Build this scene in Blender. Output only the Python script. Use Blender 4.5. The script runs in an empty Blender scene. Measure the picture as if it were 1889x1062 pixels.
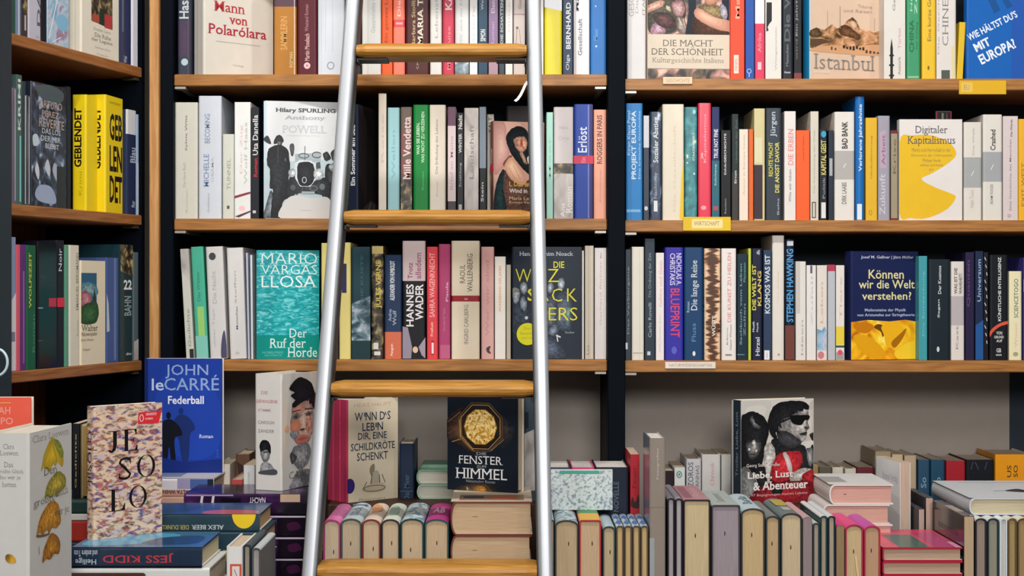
import bpy, math, random
from mathutils import Matrix, Vector

random.seed(7)
S = bpy.context.scene
COL = S.collection
F = 3000.0            # focal length in pixels of the 1889 x 1062 frame
CAMZ = 1.30
CAMD = 3.0            # distance from the camera to the front edge of the shelves (y = 0)

# ------------------------------------------------------------------ camera, world, light, exposure
cam_d = bpy.data.cameras.new('camera')
cam_d.sensor_fit = 'HORIZONTAL'; cam_d.sensor_width = 36.0; cam_d.lens = F / 1889.0 * 36.0
cam_d.clip_start = 0.05
cam = bpy.data.objects.new('camera', cam_d); COL.objects.link(cam)
cam.location = (0, -CAMD, CAMZ); cam.rotation_euler = (math.pi / 2, 0, 0)
S.camera = cam

W_ = bpy.data.worlds.new('shop_ambient'); S.world = W_; W_.use_nodes = True
bg = W_.node_tree.nodes['Background']
bg.inputs['Color'].default_value = (0.95, 0.97, 1.0, 1); bg.inputs['Strength'].default_value = 0.16

def lamp(name, loc, target, size, power, color=(1, 0.95, 0.88), spread=150):
    d = bpy.data.lights.new(name, 'AREA'); d.shape = 'DISK'; d.size = size; d.energy = power; d.color = color
    d.spread = math.radians(spread)
    o = bpy.data.objects.new(name, d); COL.objects.link(o); o.location = loc
    o.rotation_euler = (Vector(target) - Vector(loc)).to_track_quat('-Z', 'Y').to_euler()
    return o
for lx, lw in ((-1.15, 9.5), (-0.35, 9.5), (0.45, 8), (1.25, 5)):       # row of small ceiling spots over the aisle in front of the shelves
    lamp('ceiling_spot_light', (lx, -1.10, 2.93), (lx * 0.9, 0.1, 1.25), 0.10, lw)
lamp('aisle_fill_light', (0.2, -2.7, 2.93), (0.1, 0.1, 1.1), 0.9, 22, (1, 0.98, 0.95))  # added broad fill for the general light of the room
lamp('shop_fill_light', (0.3, -5.0, 2.85), (0.1, 0.2, 0.95), 1.6, 122, (1, 0.97, 0.94))  # added low-angle fill behind the camera to brighten the back panels

S.view_settings.view_transform = 'Standard'; S.view_settings.look = 'None'
S.view_settings.gamma = 1.0; S.view_settings.use_curve_mapping = False
S.view_settings.exposure = -0.06

# ------------------------------------------------------------------ materials
def lin(c):
    c /= 255.0
    return c / 12.92 if c <= 0.04045 else ((c + 0.055) / 1.055) ** 2.4
def rgb(h):
    return (lin(int(h[0:2], 16)), lin(int(h[2:4], 16)), lin(int(h[4:6], 16)), 1)
MATS = {}
def new_mat(name):
    m = bpy.data.materials.new(name); m.use_nodes = True
    nt = m.node_tree
    return m, nt, nt.nodes['Principled BSDF']
def mat(h, rough=0.5, spec=0.22, metal=0.0, grain=0.10, coat=0.0):
    """plain coloured printed stock with a faint mottle"""
    if h in SPECIAL: return SPECIAL[h]()
    photo = h.startswith('~'); key = (h, rough, spec, metal, grain, coat)
    if key in MATS: return MATS[key]
    h = h.lstrip('~'); m, nt, b = new_mat(('photo_print_' if photo else 'stock_') + h)
    b.inputs['Roughness'].default_value = rough; b.inputs['Specular IOR Level'].default_value = spec
    b.inputs['Metallic'].default_value = metal; b.inputs['Coat Weight'].default_value = coat
    b.inputs['Coat Roughness'].default_value = 0.12
    tc = nt.nodes.new('ShaderNodeTexCoord'); n = nt.nodes.new('ShaderNodeTexNoise')
    n.inputs['Scale'].default_value = 45; n.inputs['Detail'].default_value = 3
    nt.links.new(tc.outputs['Object'], n.inputs['Vector'])
    mx = nt.nodes.new('ShaderNodeMix'); mx.data_type = 'RGBA'; mx.blend_type = 'MULTIPLY'
    mx.inputs['Factor'].default_value = grain
    mx.inputs[6].default_value = rgb(h)
    if photo:                                # coarse photographic grain
        n.inputs['Scale'].default_value = 170; n.inputs['Detail'].default_value = 5; n.inputs['Roughness'].default_value = .7
        r = nt.nodes.new('ShaderNodeValToRGB'); e = r.color_ramp.elements
        e[0].position = .34; e[0].color = (.42, .42, .43, 1); e[1].position = .68; e[1].color = (1.55, 1.53, 1.50, 1)
        mx.inputs['Factor'].default_value = 1.0
        nt.links.new(n.outputs['Fac'], r.inputs['Fac']); nt.links.new(r.outputs['Color'], mx.inputs[7])
    else: nt.links.new(n.outputs['Fac'], mx.inputs[7])
    nt.links.new(mx.outputs[2], b.inputs['Base Color'])
    MATS[key] = m
    return m
def noise_mat(name, scale, stops, stretch=(1, 1, 1), detail=3, distort=0.0, rough=0.4, kind='noise'):
    """printed artwork: a noise or cell pattern through a colour ramp"""
    if name in MATS: return MATS[name]
    m, nt, b = new_mat(name)
    b.inputs['Roughness'].default_value = rough; b.inputs['Specular IOR Level'].default_value = 0.4
    tc = nt.nodes.new('ShaderNodeTexCoord'); mp = nt.nodes.new('ShaderNodeMapping')
    mp.inputs['Scale'].default_value = stretch
    nt.links.new(tc.outputs['Object'], mp.inputs['Vector'])
    if kind == 'noise':
        n = nt.nodes.new('ShaderNodeTexNoise'); n.inputs['Detail'].default_value = detail
        n.inputs['Distortion'].default_value = distort; out = n.outputs['Fac']
    elif kind == 'wave':
        n = nt.nodes.new('ShaderNodeTexWave'); n.inputs['Distortion'].default_value = distort
        n.inputs['Detail'].default_value = detail; n.inputs['Detail Scale'].default_value = 2.0; out = n.outputs['Fac']
    else:
        n = nt.nodes.new('ShaderNodeTexVoronoi'); out = n.outputs['Color']
    n.inputs['Scale'].default_value = scale
    nt.links.new(mp.outputs['Vector'], n.inputs['Vector'])
    r = nt.nodes.new('ShaderNodeValToRGB')
    el = r.color_ramp.elements
    while len(el) > 1: el.remove(el[-1])
    el[0].position = stops[0][0]; el[0].color = rgb(stops[0][1])
    for p, c in stops[1:]:
        e = el.new(p); e.color = rgb(c)
    nt.links.new(out, r.inputs['Fac']); nt.links.new(r.outputs['Color'], b.inputs['Base Color'])
    MATS[name] = m
    return m
SPECIAL = {
 '@jesolo': lambda: speckle(),
 '@sea': lambda: noise_mat('sea_print', 60, [(.34, '0b8a8e'), (.47, '0d9aa2'), (.56, '2fb0b8'), (.66, '7fd0d4')], (1, 1, 3.0), 5, 1.2, .22),
 '@tan': lambda: noise_mat('tan_marble_print', 10, [(.2, '4a2c1c'), (.45, '9a6a44'), (.6, 'c99c74'), (.85, 'e3c3a4')], (1, 1, 6), 4, 6, .4, 'wave'),
 '@bubbles': lambda: noise_mat('bubble_print', 26, [(.3, '4f7fae'), (.45, '86aecb'), (.55, 'b9c6d6'), (.65, '8a6f8e'), (.75, 'cfe3ec')], (1, 1, 1), 3, .5, .2),
 '@crowd': lambda: noise_mat('night_street_print', 55, [(.38, '12161f'), (.50, '2b3442'), (.58, '4d5a72'), (.66, '9aa6b8'), (.74, 'd0d4dc')], (1, 1, .8), 4, .4, .3),
 '@collage': lambda: noise_mat('collage_print', 70, [(.35, '14110e'), (.48, '3a342a'), (.56, '6b5f48'), (.66, 'b7a46c')], (1, 1, 1), 4, .6),
 '@cloud': lambda: noise_mat('cloud_print', 40, [(.36, '23404a'), (.48, '55707c'), (.56, '93a6b2'), (.66, 'd5dce2')], (1, 1, 1.6), 5, .5, .3),
 '@paint': lambda: noise_mat('painting_print', 34, [(.32, '1d2430'), (.42, '3f3a3a'), (.48, '6b5a4a'), (.54, '96706a'), (.60, 'd0a294'), (.70, 'e4c6b4')], (1, 1, 1), 3, 1.0),
 '@town': lambda: noise_mat('old_town_print', 55, [(.34, '4a3626'), (.44, '8a6644'), (.52, 'b8895f'), (.58, 'cf9a78'), (.68, 'dcc09c')], (1, 1, 1.3), 5, .4),
 '@flower': lambda: noise_mat('yellow_petal_print', 17, [(.28, '8a4206'), (.40, 'd68a0a'), (.50, 'f0b414'), (.60, 'f8d838'), (.72, 'fff0a0')], (1, 1, 1), 2, 1.6),
 '@stone': lambda: noise_mat('stone_print', 30, [(.35, '8f8a88'), (.5, 'b9b3b0'), (.65, 'd6d1ce')], (1, 1, .5), 3, .3),
 '@bluewhite': lambda: noise_mat('blue_sketch_print', 90, [(.40, '5f7f9c'), (.48, 'a9c4d0'), (.56, 'd6e2e4'), (.64, 'c2d6b8')], (1, 1, 1), 4, .6),
 '@sketch': lambda: noise_mat('grey_sketch_print', 190, [(.38, '7f8f98'), (.47, 'b4c2c6'), (.56, 'd2d9da'), (.66, 'c0cac8')], (1, 1, 1), 5, .4),
 '@teal_dot': lambda: noise_mat('teal_dot_print', 60, [(.40, '2e6e76'), (.55, '3d8a90'), (.64, '4f9aa0'), (.70, 'c8d2b0')], (1, 1, 1), 3, .2),
 '@navy_dot': lambda: noise_mat('navy_dot_print', 75, [(.45, '26354c'), (.56, '33465f'), (.64, '6f8296'), (.72, 'c9d3dc')], (1, 1, .6), 3, .3),
 '@purple_wrap': lambda: noise_mat('purple_print', 18, [(.35, '120c18'), (.48, '22122c'), (.58, '3a1c4a'), (.70, '6a4c7c')], (1, 1, 1), 2, .5, .15),
 '@ginkgo': lambda: noise_mat('ginkgo_print', 60, [(.35, '8f7a1c'), (.48, 'c9a62a'), (.58, 'e6c63c'), (.68, 'b98a1e')], (1, 1, .4), 3, .3),
 '@ginkgo2': lambda: noise_mat('ginkgo_brown_print', 60, [(.35, '7a5a1e'), (.48, 'b98a2e'), (.58, 'd9ab46'), (.68, '9a6a22')], (1, 1, .4), 3, .3),
 '@dome': lambda: noise_mat('dome_print', 120, [(.38, 'a5782a'), (.48, 'e0b860'), (.58, 'f6e4a8'), (.68, 'd0a248')], (1, 1, 1), 4, .8),
 '@gold': lambda: noise_mat('gold_tracery_print', 90, [(.42, '14171f'), (.50, '3a2f26'), (.58, '8a6a3c'), (.68, 'd9b872')], (1, 1, 1), 4, 1.2),
}
def speckle():
    name = 'speckled_print'
    if name in MATS: return MATS[name]
    m, nt, b = new_mat(name); b.inputs['Roughness'].default_value = .4
    tc = nt.nodes.new('ShaderNodeTexCoord'); mp = nt.nodes.new('ShaderNodeMapping'); mp.inputs['Scale'].default_value = (1, 1, 2.4)
    nt.links.new(tc.outputs['Object'], mp.inputs['Vector'])
    def ns(scale, det, dist):
        n = nt.nodes.new('ShaderNodeTexNoise'); n.inputs['Scale'].default_value = scale; n.inputs['Detail'].default_value = det; n.inputs['Distortion'].default_value = dist
        nt.links.new(mp.outputs['Vector'], n.inputs['Vector']); return n
    def ramp(src, stops):
        r = nt.nodes.new('ShaderNodeValToRGB'); el = r.color_ramp.elements
        while len(el) > 1: el.remove(el[-1])
        el[0].position = stops[0][0]; el[0].color = rgb(stops[0][1])
        for p_, c in stops[1:]:
            e = el.new(p_); e.color = rgb(c)
        nt.links.new(src, r.inputs['Fac']); return r
    n1, n2, n3 = ns(78, 4, .5), ns(34, 2, .3), ns(30, 3, .2)
    hue = ramp(n2.outputs['Fac'], [(.30, '3a4a86'), (.40, '6a5a8c'), (.46, 'c06a58'), (.52, '3c4060'), (.57, 'd08a4c'), (.62, '2f6a70'), (.70, 'a04a5c')])
    base = ramp(n3.outputs['Fac'], [(.32, 'd4bcb8'), (.45, 'e2c8ae'), (.55, 'd8c0a4'), (.68, 'c8b4bc')])
    fac = ramp(n1.outputs['Fac'], [(.46, '000000'), (.58, 'ffffff')])
    mx = nt.nodes.new('ShaderNodeMix'); mx.data_type = 'RGBA'
    nt.links.new(fac.outputs['Color'], mx.inputs['Factor']); nt.links.new(base.outputs['Color'], mx.inputs[6]); nt.links.new(hue.outputs['Color'], mx.inputs[7])
    nt.links.new(mx.outputs[2], b.inputs['Base Color'])
    MATS[name] = m
    return m
def page_mat(h='d0c0aa', axis=0):
    """paper block edge: fine sheet lines across the block's thickness"""
    key = ('page', h)
    if key in MATS: return MATS[key]
    m, nt, b = new_mat('paper_edges_' + h)
    b.inputs['Roughness'].default_value = 0.8; b.inputs['Specular IOR Level'].default_value = 0.15
    tc = nt.nodes.new('ShaderNodeTexCoord'); mp = nt.nodes.new('ShaderNodeMapping'); mp.inputs['Scale'].default_value = (1, .03, .03)
    n = nt.nodes.new('ShaderNodeTexNoise'); n.inputs['Scale'].default_value = 700; n.inputs['Detail'].default_value = 2
    nt.links.new(tc.outputs['Object'], mp.inputs['Vector']); nt.links.new(mp.outputs['Vector'], n.inputs['Vector'])
    r = nt.nodes.new('ShaderNodeValToRGB'); e = r.color_ramp.elements
    c = rgb(h); c = (c[0] * .80, c[1] * .79, c[2] * .80, 1); e[0].position = .32; e[0].color = (c[0] * .86, c[1] * .84, c[2] * .81, 1); e[1].position = .62; e[1].color = c
    nt.links.new(n.outputs['Fac'], r.inputs['Fac']); nt.links.new(r.outputs['Color'], b.inputs['Base Color'])
    MATS[key] = m
    return m
def wood_mat(name, dark, light, stretch=(2, 30, 30), rough=0.42, scale=6):
    if name in MATS: return MATS[name]
    m, nt, b = new_mat(name)
    b.inputs['Roughness'].default_value = rough; b.inputs['Specular IOR Level'].default_value = 0.35
    tc = nt.nodes.new('ShaderNodeTexCoord'); mp = nt.nodes.new('ShaderNodeMapping'); mp.inputs['Scale'].default_value = stretch
    n = nt.nodes.new('ShaderNodeTexNoise'); n.inputs['Scale'].default_value = scale; n.inputs['Detail'].default_value = 5; n.inputs['Distortion'].default_value = .6
    nt.links.new(tc.outputs['Object'], mp.inputs['Vector']); nt.links.new(mp.outputs['Vector'], n.inputs['Vector'])
    r = nt.nodes.new('ShaderNodeValToRGB'); e = r.color_ramp.elements
    e[0].position = .3; e[0].color = rgb(dark); e[1].position = .7; e[1].color = rgb(light)
    nt.links.new(n.outputs['Fac'], r.inputs['Fac']); nt.links.new(r.outputs['Color'], b.inputs['Base Color'])
    MATS[name] = m
    return m
SHELF = wood_mat('shelf_beech', '845526', 'b07a3e')
SHELF_B = wood_mat('shelf_beech_side', '7c4a24', 'a56c3a')
RUNG = wood_mat('rung_beech', '92621c', 'c08c40')
STRIP = wood_mat('strip_beech', 'b07a44', 'd0a068', (30, 30, 2))
PANELW = wood_mat('brown_back_panel', '5c3014', '84481f', (20, 20, 2), .55)
DARKWOOD = wood_mat('dark_brown_panel', '2a140a', '45240f', (20, 20, 2), .55)
BLACK = mat('070d15', .55, .05)
BACKM = mat('2b3641', .6, .2)
GREY = mat('a49b93', .7, .2)
ALU = mat('a9aeb5', .38, .5, .35, .06)
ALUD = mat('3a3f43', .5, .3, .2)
INNER = mat('e4ded0', .7, .2)

# ------------------------------------------------------------------ mesh helpers
class MB:
    """collects faces with materials and links them as ONE mesh object"""
    def __init__(self): self.v = []; self.f = []; self.m = []; self.mats = []; self.smooth = []
    def mi(self, m):
        if m not in self.mats: self.mats.append(m)
        return self.mats.index(m)
    def poly(self, pts, m, smooth=False):
        b = len(self.v); self.v.extend([tuple(p) for p in pts]); self.f.append(list(range(b, b + len(pts)))); self.m.append(self.mi(m)); self.smooth.append(smooth)
    def mesh(self, verts, faces, m, smooth=False):
        b = len(self.v); self.v.extend([tuple(p) for p in verts]); k = self.mi(m)
        for f in faces: self.f.append([b + i for i in f]); self.m.append(k); self.smooth.append(smooth)
    def box(self, x0, x1, y0, y1, z0, z1, m, bev=0.0):
        if bev <= 0:
            v = [(x, y, z) for z in (z0, z1) for (x, y) in ((x0, y0), (x1, y0), (x1, y1), (x0, y1))]
            self.mesh(v, [(3, 2, 1, 0), (4, 5, 6, 7), (0, 1, 5, 4), (1, 2, 6, 5), (2, 3, 7, 6), (3, 0, 4, 7)], m); return
        # chamfered box: three loops of an octagon-like outline
        b = bev
        def loop(z, i):
            return [(x0 + i + b, y0 + i, z), (x1 - i - b, y0 + i, z), (x1 - i, y0 + i + b, z), (x1 - i, y1 - i - b, z),
                    (x1 - i - b, y1 - i, z), (x0 + i + b, y1 - i, z), (x0 + i, y1 - i - b, z), (x0 + i, y0 + i + b, z)]
        L = [loop(z0, b), loop(z0 + b, 0), loop(z1 - b, 0), loop(z1, b)]
        v = [p for l in L for p in l]; fs = [tuple(range(7, -1, -1)), tuple(range(24, 32))]
        for k in range(3):
            for i in range(8):
                j = (i + 1) % 8; fs.append((k * 8 + i, k * 8 + j, k * 8 + 8 + j, k * 8 + 8 + i))
        self.mesh(v, fs, m)
    def build(self, name, parent=None, loc=None, label=None):
        me = bpy.data.meshes.new(name); me.from_pydata(self.v, [], self.f)
        for m in self.mats: me.materials.append(m)
        me.polygons.foreach_set('material_index', self.m)
        me.polygons.foreach_set('use_smooth', self.smooth)
        me.update()
        o = bpy.data.objects.new(name, me); COL.objects.link(o)
        if parent is not None: o.parent = parent
        if loc is not None: o.location = loc
        if label: o['label'] = label
        return o
def empty(name, label, cat, M=None, group=None):
    o = bpy.data.objects.new(name, None); COL.objects.link(o); o.empty_display_size = .05
    if M is not None: o.matrix_world = M
    o['label'] = label; o['category'] = cat
    if group: o['group'] = group
    return o
def tag(o, label, cat, group=None):
    o['label'] = label; o['category'] = cat
    if group: o['group'] = group
    return o

# ------------------------------------------------------------------ lettering (built-in font turned into mesh)
_tc = {}
def text_mesh(s, bold=0.0, serif=False):
    key = (s, bold, serif)
    if key in _tc: return _tc[key]
    c = bpy.data.curves.new('lettering', 'FONT'); c.body = s; c.resolution_u = 2; c.offset = bold; c.space_line = .8; c.align_x = 'CENTER'
    o = bpy.data.objects.new('lettering', c); me = o.to_mesh()
    v = [(p.co.x, p.co.y) for p in me.vertices]; f = [tuple(p.vertices) for p in me.polygons]
    if serif:
        cnt = {}
        for p in me.polygons:
            for e in p.edge_keys: cnt[e] = cnt.get(e, 0) + 1
        add = []
        for (a, b), n in cnt.items():
            if n != 1: continue
            (xa, ya), (xb, yb) = v[a], v[b]
            if abs(ya - yb) > .004: continue
            w = abs(xa - xb)
            if .03 < w < .16:
                for lvl, sgn in ((-bold, 1), (.682 + bold, -1), (.449 + bold, -1)):
                    if abs(ya - lvl) < .02:
                        x0, x1 = min(xa, xb) - .07, max(xa, xb) + .07
                        add.append((x0, x1, ya, ya + sgn * .042))
        for x0, x1, y0, y1 in add:
            b = len(v); v += [(x0, y0), (x1, y0), (x1, y1), (x0, y1)]; f.append((b, b + 1, b + 2, b + 3))
    o.to_mesh_clear(); bpy.data.objects.remove(o); bpy.data.curves.remove(c)
    if not v: v = [(0, 0), (1, 0), (1, 1)]; f = [(0, 1, 2)]
    xs = [p[0] for p in v]; ys = [p[1] for p in v]
    x0, x1, y0, y1 = min(xs), max(xs), min(ys), max(ys)
    w = max(x1 - x0, 1e-4); h = max(y1 - y0, 1e-4)
    r = ([((x - x0) / w, (y - y0) / h) for x, y in v], f)
    _tc[key] = r
    return r
def smooth_loop(pts, n=5):
    out = []; N = len(pts)
    for i in range(N):
        p0, p1, p2, p3 = pts[i - 1], pts[i], pts[(i + 1) % N], pts[(i + 2) % N]
        for k in range(n):
            t = k / n
            out.append(tuple(.5 * (2 * p1[a] + (p2[a] - p0[a]) * t + (2 * p0[a] - 5 * p1[a] + 4 * p2[a] - p3[a]) * t * t + (3 * p1[a] - p0[a] - 3 * p2[a] + p3[a]) * t ** 3) for a in (0, 1)))
    return out
# art operations; coordinates are those of the printed face as measured in the photograph
def T(s, x0, y0, x1, y1, c, r=0, b=0.0, s_=False): return ('T', s, x0, y0, x1, y1, c, r, b, s_)
def V(s, x0, y0, x1, y1, c, b=0.012, r=90, s_=False): return ('T', s, x0, y0, x1, y1, c, r, b, s_)   # runs up the spine
def R(x0, y0, x1, y1, c): return ('P', [(x0, y0), (x1, y0), (x1, y1), (x0, y1)], c)
def P(pts, c): return ('P', pts, c)
def C(pts, c): return ('P', smooth_loop(pts), c)
def hexmix(a, b, t):
    return ''.join('%02x' % round(int(a[i:i + 2], 16) * (1 - t) + int(b[i:i + 2], 16) * t) for i in (0, 2, 4))
def GC(pts, c0, c1, n=4, at=None, k=.75):
    """a printed half-tone patch: tone c0 at its outline blending to c1 at the point 'at'"""
    rj = random.Random(int(pts[0][0] * 7 + pts[0][1])); o = [(x + rj.uniform(-.55, .55), y + rj.uniform(-.55, .55)) for x, y in smooth_loop(pts)]; at = at or (sum(p[0] for p in pts) / len(pts), sum(p[1] for p in pts) / len(pts))
    return [('P', [(at[0] + (x - at[0]) * (1 - k * i / n), at[1] + (y - at[1]) * (1 - k * i / n)) for x, y in o], ('' if min(int(c0[0:2], 16), int(c1[0:2], 16)) > 0xb6 else '~') + hexmix(c0, c1, i / n)) for i in range(n + 1)]
def GE(x, y, rx, ry, c0, c1, n=3):
    return GC([(x + rx * math.cos(.785 * i), y + ry * math.sin(.785 * i)) for i in range(8)], c0, c1, n)
def OO(x, y, rx, ry, wx, wy, c, n=32):
    o = [(x + rx * math.cos(2 * math.pi * i / n), y + ry * math.sin(2 * math.pi * i / n)) for i in range(n)]
    return ('G', o, [(x + (rx - wx) * math.cos(2 * math.pi * i / n), y + (ry - wy) * math.sin(2 * math.pi * i / n)) for i in range(n)], c)
def E(x, y, rx, ry, c, n=22): return ('P', [(x + rx * math.cos(2 * math.pi * i / n), y + ry * math.sin(2 * math.pi * i / n)) for i in range(n)], c)
def RING(x, y, rx, ry, w, c, n=24, a=0):
    o = [(x + rx * math.cos(2 * math.pi * i / n + a), y + ry * math.sin(2 * math.pi * i / n + a)) for i in range(n)]
    i_ = [(x + (rx - w) * math.cos(2 * math.pi * i / n + a), y + (ry - w) * math.sin(2 * math.pi * i / n + a)) for i in range(n)]
    return ('G', o, i_, c)
def L(x0, y0, x1, y1, w, c):
    dx, dy = x1 - x0, y1 - y0; d = math.hypot(dx, dy) or 1; nx, ny = -dy / d * w / 2, dx / d * w / 2
    return ('P', [(x0 + nx, y0 + ny), (x1 + nx, y1 + ny), (x1 - nx, y1 - ny), (x0 - nx, y0 - ny)], c)
def draw(mb, ops, rect, fn, rough=.45):
    """rect = the face in art coordinates (x0, x1, ytop, ybottom); fn maps (u, v, lift) to the book's own space"""
    x0, x1, yt, yb = rect
    cl = lambda t: min(max(t, 0.004), 0.996)
    U = lambda x: cl((x - x0) / (x1 - x0)); Vv = lambda y: cl((yb - y) / (yb - yt))
    lift = 0.00012
    flat = []
    for op in ops: flat.extend(op if isinstance(op, list) else [op])
    for op in flat:
        lift += 0.000016
        if op[0] == 'P':
            m = mat(op[2], rough)
            pts = [fn(U(a), Vv(b), lift) for a, b in op[1]]
            mb.poly(pts, m)
        elif op[0] == 'G':
            m = mat(op[3], rough); n = len(op[1])
            v = [fn(U(a), Vv(b), lift) for a, b in op[1] + op[2]]
            mb.mesh(v, [(i, (i + 1) % n, n + (i + 1) % n, n + i) for i in range(n)], m)
        else:
            _, s, a0, b0, a1, b1, c, r, bold, ser = op
            v, f = text_mesh(s, bold, ser)
            if isinstance(r, float):      # slanted line of text: the box centre and size, turned by r degrees
                cx, cy, w, h = (a0 + a1) / 2, (b0 + b1) / 2, a1 - a0, b1 - b0; ca, sa = math.cos(math.radians(r)), math.sin(math.radians(r))
                q = []
                for p, z in v:
                    lx, ly = (p - .5) * w, (z - .5) * h
                    q.append((cx + lx * ca - ly * sa, cy - (lx * sa + ly * ca)))
            elif r == 0: q = [(a0 + p * (a1 - a0), b1 + z * (b0 - b1)) for p, z in v]
            elif r == 90: q = [(a1 + z * (a0 - a1), b1 + p * (b0 - b1)) for p, z in v]
            elif r == -90: q = [(a0 + z * (a1 - a0), b0 + p * (b1 - b0)) for p, z in v]
            else: q = [(a1 + p * (a0 - a1), b0 + z * (b1 - b0)) for p, z in v]
            mb.mesh([fn(U(a), Vv(b), lift) for a, b in q], f, mat(c, rough))

# ------------------------------------------------------------------ a book
# own space: thickness along x, spine at y = 0 facing -y, fore-edge at y = W, tail at z = 0, head at z = H, front cover at +x
N_BOOK = [0]
def book(label, group, M, Tk, Wd, Ht, col, spine=(), front=(), bands=(), srect=None, frect=None, hc=True, rough=.42, coat=0.0,
         pages='d0c0aa', full=False, side=None, band=None, tail=(), inside=None, back=(), brect=None):
    N_BOOK[0] += 1
    root = empty('hardcover_book' if hc else 'paperback_book', label, 'book', M, group)
    t = .0024 if hc else .0008
    t = min(t, Tk * .2)
    ins = .003 if hc else .0004
    if full: rx, ry = Tk * .5 - 1e-5, min(.009, Tk * .3)
    elif hc: rx, ry = min(.0045, Tk * .22), .003
    else: rx, ry = min(.0015, Tk * .12), .001
    def path(h, y0, rx, ry, yend, n=5):
        p = [(h, yend), (h, y0 + ry)]
        for i in range(1, n + 1):
            a = math.pi / 2 * i / n; p.append((h - rx + rx * math.cos(a), y0 + ry - ry * math.sin(a)))
        for i in range(0, n + 1):
            a = math.pi / 2 * (1 - i / n); q = (-h + rx - rx * math.cos(a), y0 + ry - ry * math.sin(a))
            if i > 0 or rx < h - 1e-4: p.append(q)
        p.append((-h, yend))
        return p
    o = path(Tk / 2, 0, rx, ry, Wd)
    i_ = path(Tk / 2 - t, t, max(rx - t * .5, .0003) if not full else Tk / 2 - t - 1e-5, max(ry - t * .3, .0003), Wd)
    while len(i_) < len(o): i_.insert(len(i_) // 2, i_[len(i_) // 2])
    while len(i_) > len(o): i_.pop(len(i_) // 2)
    zs = {0.0, Ht}
    if srect is None: srect = (0, 1, 0, 1)
    bz = []
    for bnd in bands:
        y0, y1, c = bnd[:3]
        a = (srect[3] - y1) / (srect[3] - srect[2]) * Ht; b = (srect[3] - y0) / (srect[3] - srect[2]) * Ht
        a = min(max(a, 0), Ht); b = min(max(b, 0), Ht)
        bz.append((a, b, c, len(bnd) > 3)); zs |= {a, b}
    zs = sorted(zs); zs = [z for k, z in enumerate(zs) if k == 0 or z - zs[k - 1] > 1e-5]
    mb = MB(); n = len(o)
    ms = mat(col, rough, coat=coat); msd = mat(side or col, rough, coat=coat); min_ = mat(inside, .7) if inside else INNER
    for k in range(len(zs) - 1):
        z0, z1 = zs[k], zs[k + 1]; zc = (z0 + z1) / 2; mm = ms; wrap = False
        for a, b, c, w in bz:
            if a <= zc <= b: mm = mat(c, rough, coat=coat); wrap = w
        for j in range(n - 1):
            sidef = j == 0 or j == n - 2
            m = mm if (not sidef or wrap) else msd
            mb.poly([(o[j + 1][0], o[j + 1][1], z0), (o[j][0], o[j][1], z0), (o[j][0], o[j][1], z1), (o[j + 1][0], o[j + 1][1], z1)], m, not sidef)
    for j in range(n - 1):
        mb.poly([(i_[j][0], i_[j][1], 0), (i_[j + 1][0], i_[j + 1][1], 0), (i_[j + 1][0], i_[j + 1][1], Ht), (i_[j][0], i_[j][1], Ht)], min_)
        m = ms if 0 < j < n - 2 else msd
        mb.poly([(o[j][0], o[j][1], 0), (o[j + 1][0], o[j + 1][1], 0), (i_[j + 1][0], i_[j + 1][1], 0), (i_[j][0], i_[j][1], 0)], m)
        mb.poly([(o[j + 1][0], o[j + 1][1], Ht), (o[j][0], o[j][1], Ht), (i_[j][0], i_[j][1], Ht), (i_[j + 1][0], i_[j + 1][1], Ht)], m)
    for a, b in ((0, 1), (n - 1, n - 1)):
        j = 0 if a == 0 else n - 1
        mb.poly([(o[j][0], Wd, 0), (o[j][0], Wd, Ht), (i_[j][0], Wd, Ht), (i_[j][0], Wd, 0)], msd)
    if spine: draw(mb, spine, srect, lambda u, v, e: ((u - .5) * Tk, -e, v * Ht), rough)
    if front: draw(mb, front, frect, lambda u, v, e: (Tk / 2 + e, u * Wd, v * Ht), rough)
    if back: draw(mb, back, brect, lambda u, v, e: (-Tk / 2 - e, (1 - u) * Wd, v * Ht), rough)
    mb.build('cover', root)
    pb = MB(); pm = page_mat(pages); g = .0003
    pr = [(x * (1 - .01), y + g) for x, y in i_]
    pr[0] = (pr[0][0], Wd - ins); pr[-1] = (pr[-1][0], Wd - ins)
    z0, z1 = ins, Ht - ins; n = len(pr)
    pb.poly([(x, y, z0) for x, y in pr], pm); pb.poly([(x, y, z1) for x, y in reversed(pr)], pm)
    for j in range(n):
        a, b = pr[j], pr[(j + 1) % n]
        pb.poly([(b[0], b[1], z0), (a[0], a[1], z0), (a[0], a[1], z1), (b[0], b[1], z1)], pm)
    for (u, v, ru, rv, c) in tail:          # ink marks on the tail edge of the paper
        pb.poly([((u - .5) * Tk + ru * math.cos(k * .6283), v * Wd + rv * math.sin(k * .6283), z0 - .0002) for k in range(10)], mat(c))
    pb.build('pages', root)
    if band:                                 # a paper belly band wrapped round the cover
        y0, y1, c, ops = band
        a = (srect[3] - y1) / (srect[3] - srect[2]) * Ht; b = (srect[3] - y0) / (srect[3] - srect[2]) * Ht
        bb = MB(); h = Tk / 2 + .0007; cm = mat(c, .4)
        pts = [(h, Wd), (h, -.0007), (-h, -.0007), (-h, Wd)]
        for j in range(3):
            p, q = pts[j], pts[j + 1]
            bb.poly([(q[0], q[1], a), (p[0], p[1], a), (p[0], p[1], b), (q[0], q[1], b)], cm)
        if ops: draw(bb, ops, srect, lambda u, v, e: ((u - .5) * Tk, -.0007 - e, v * Ht), .4)
        bb.build('belly_band', root)
    return root

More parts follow.
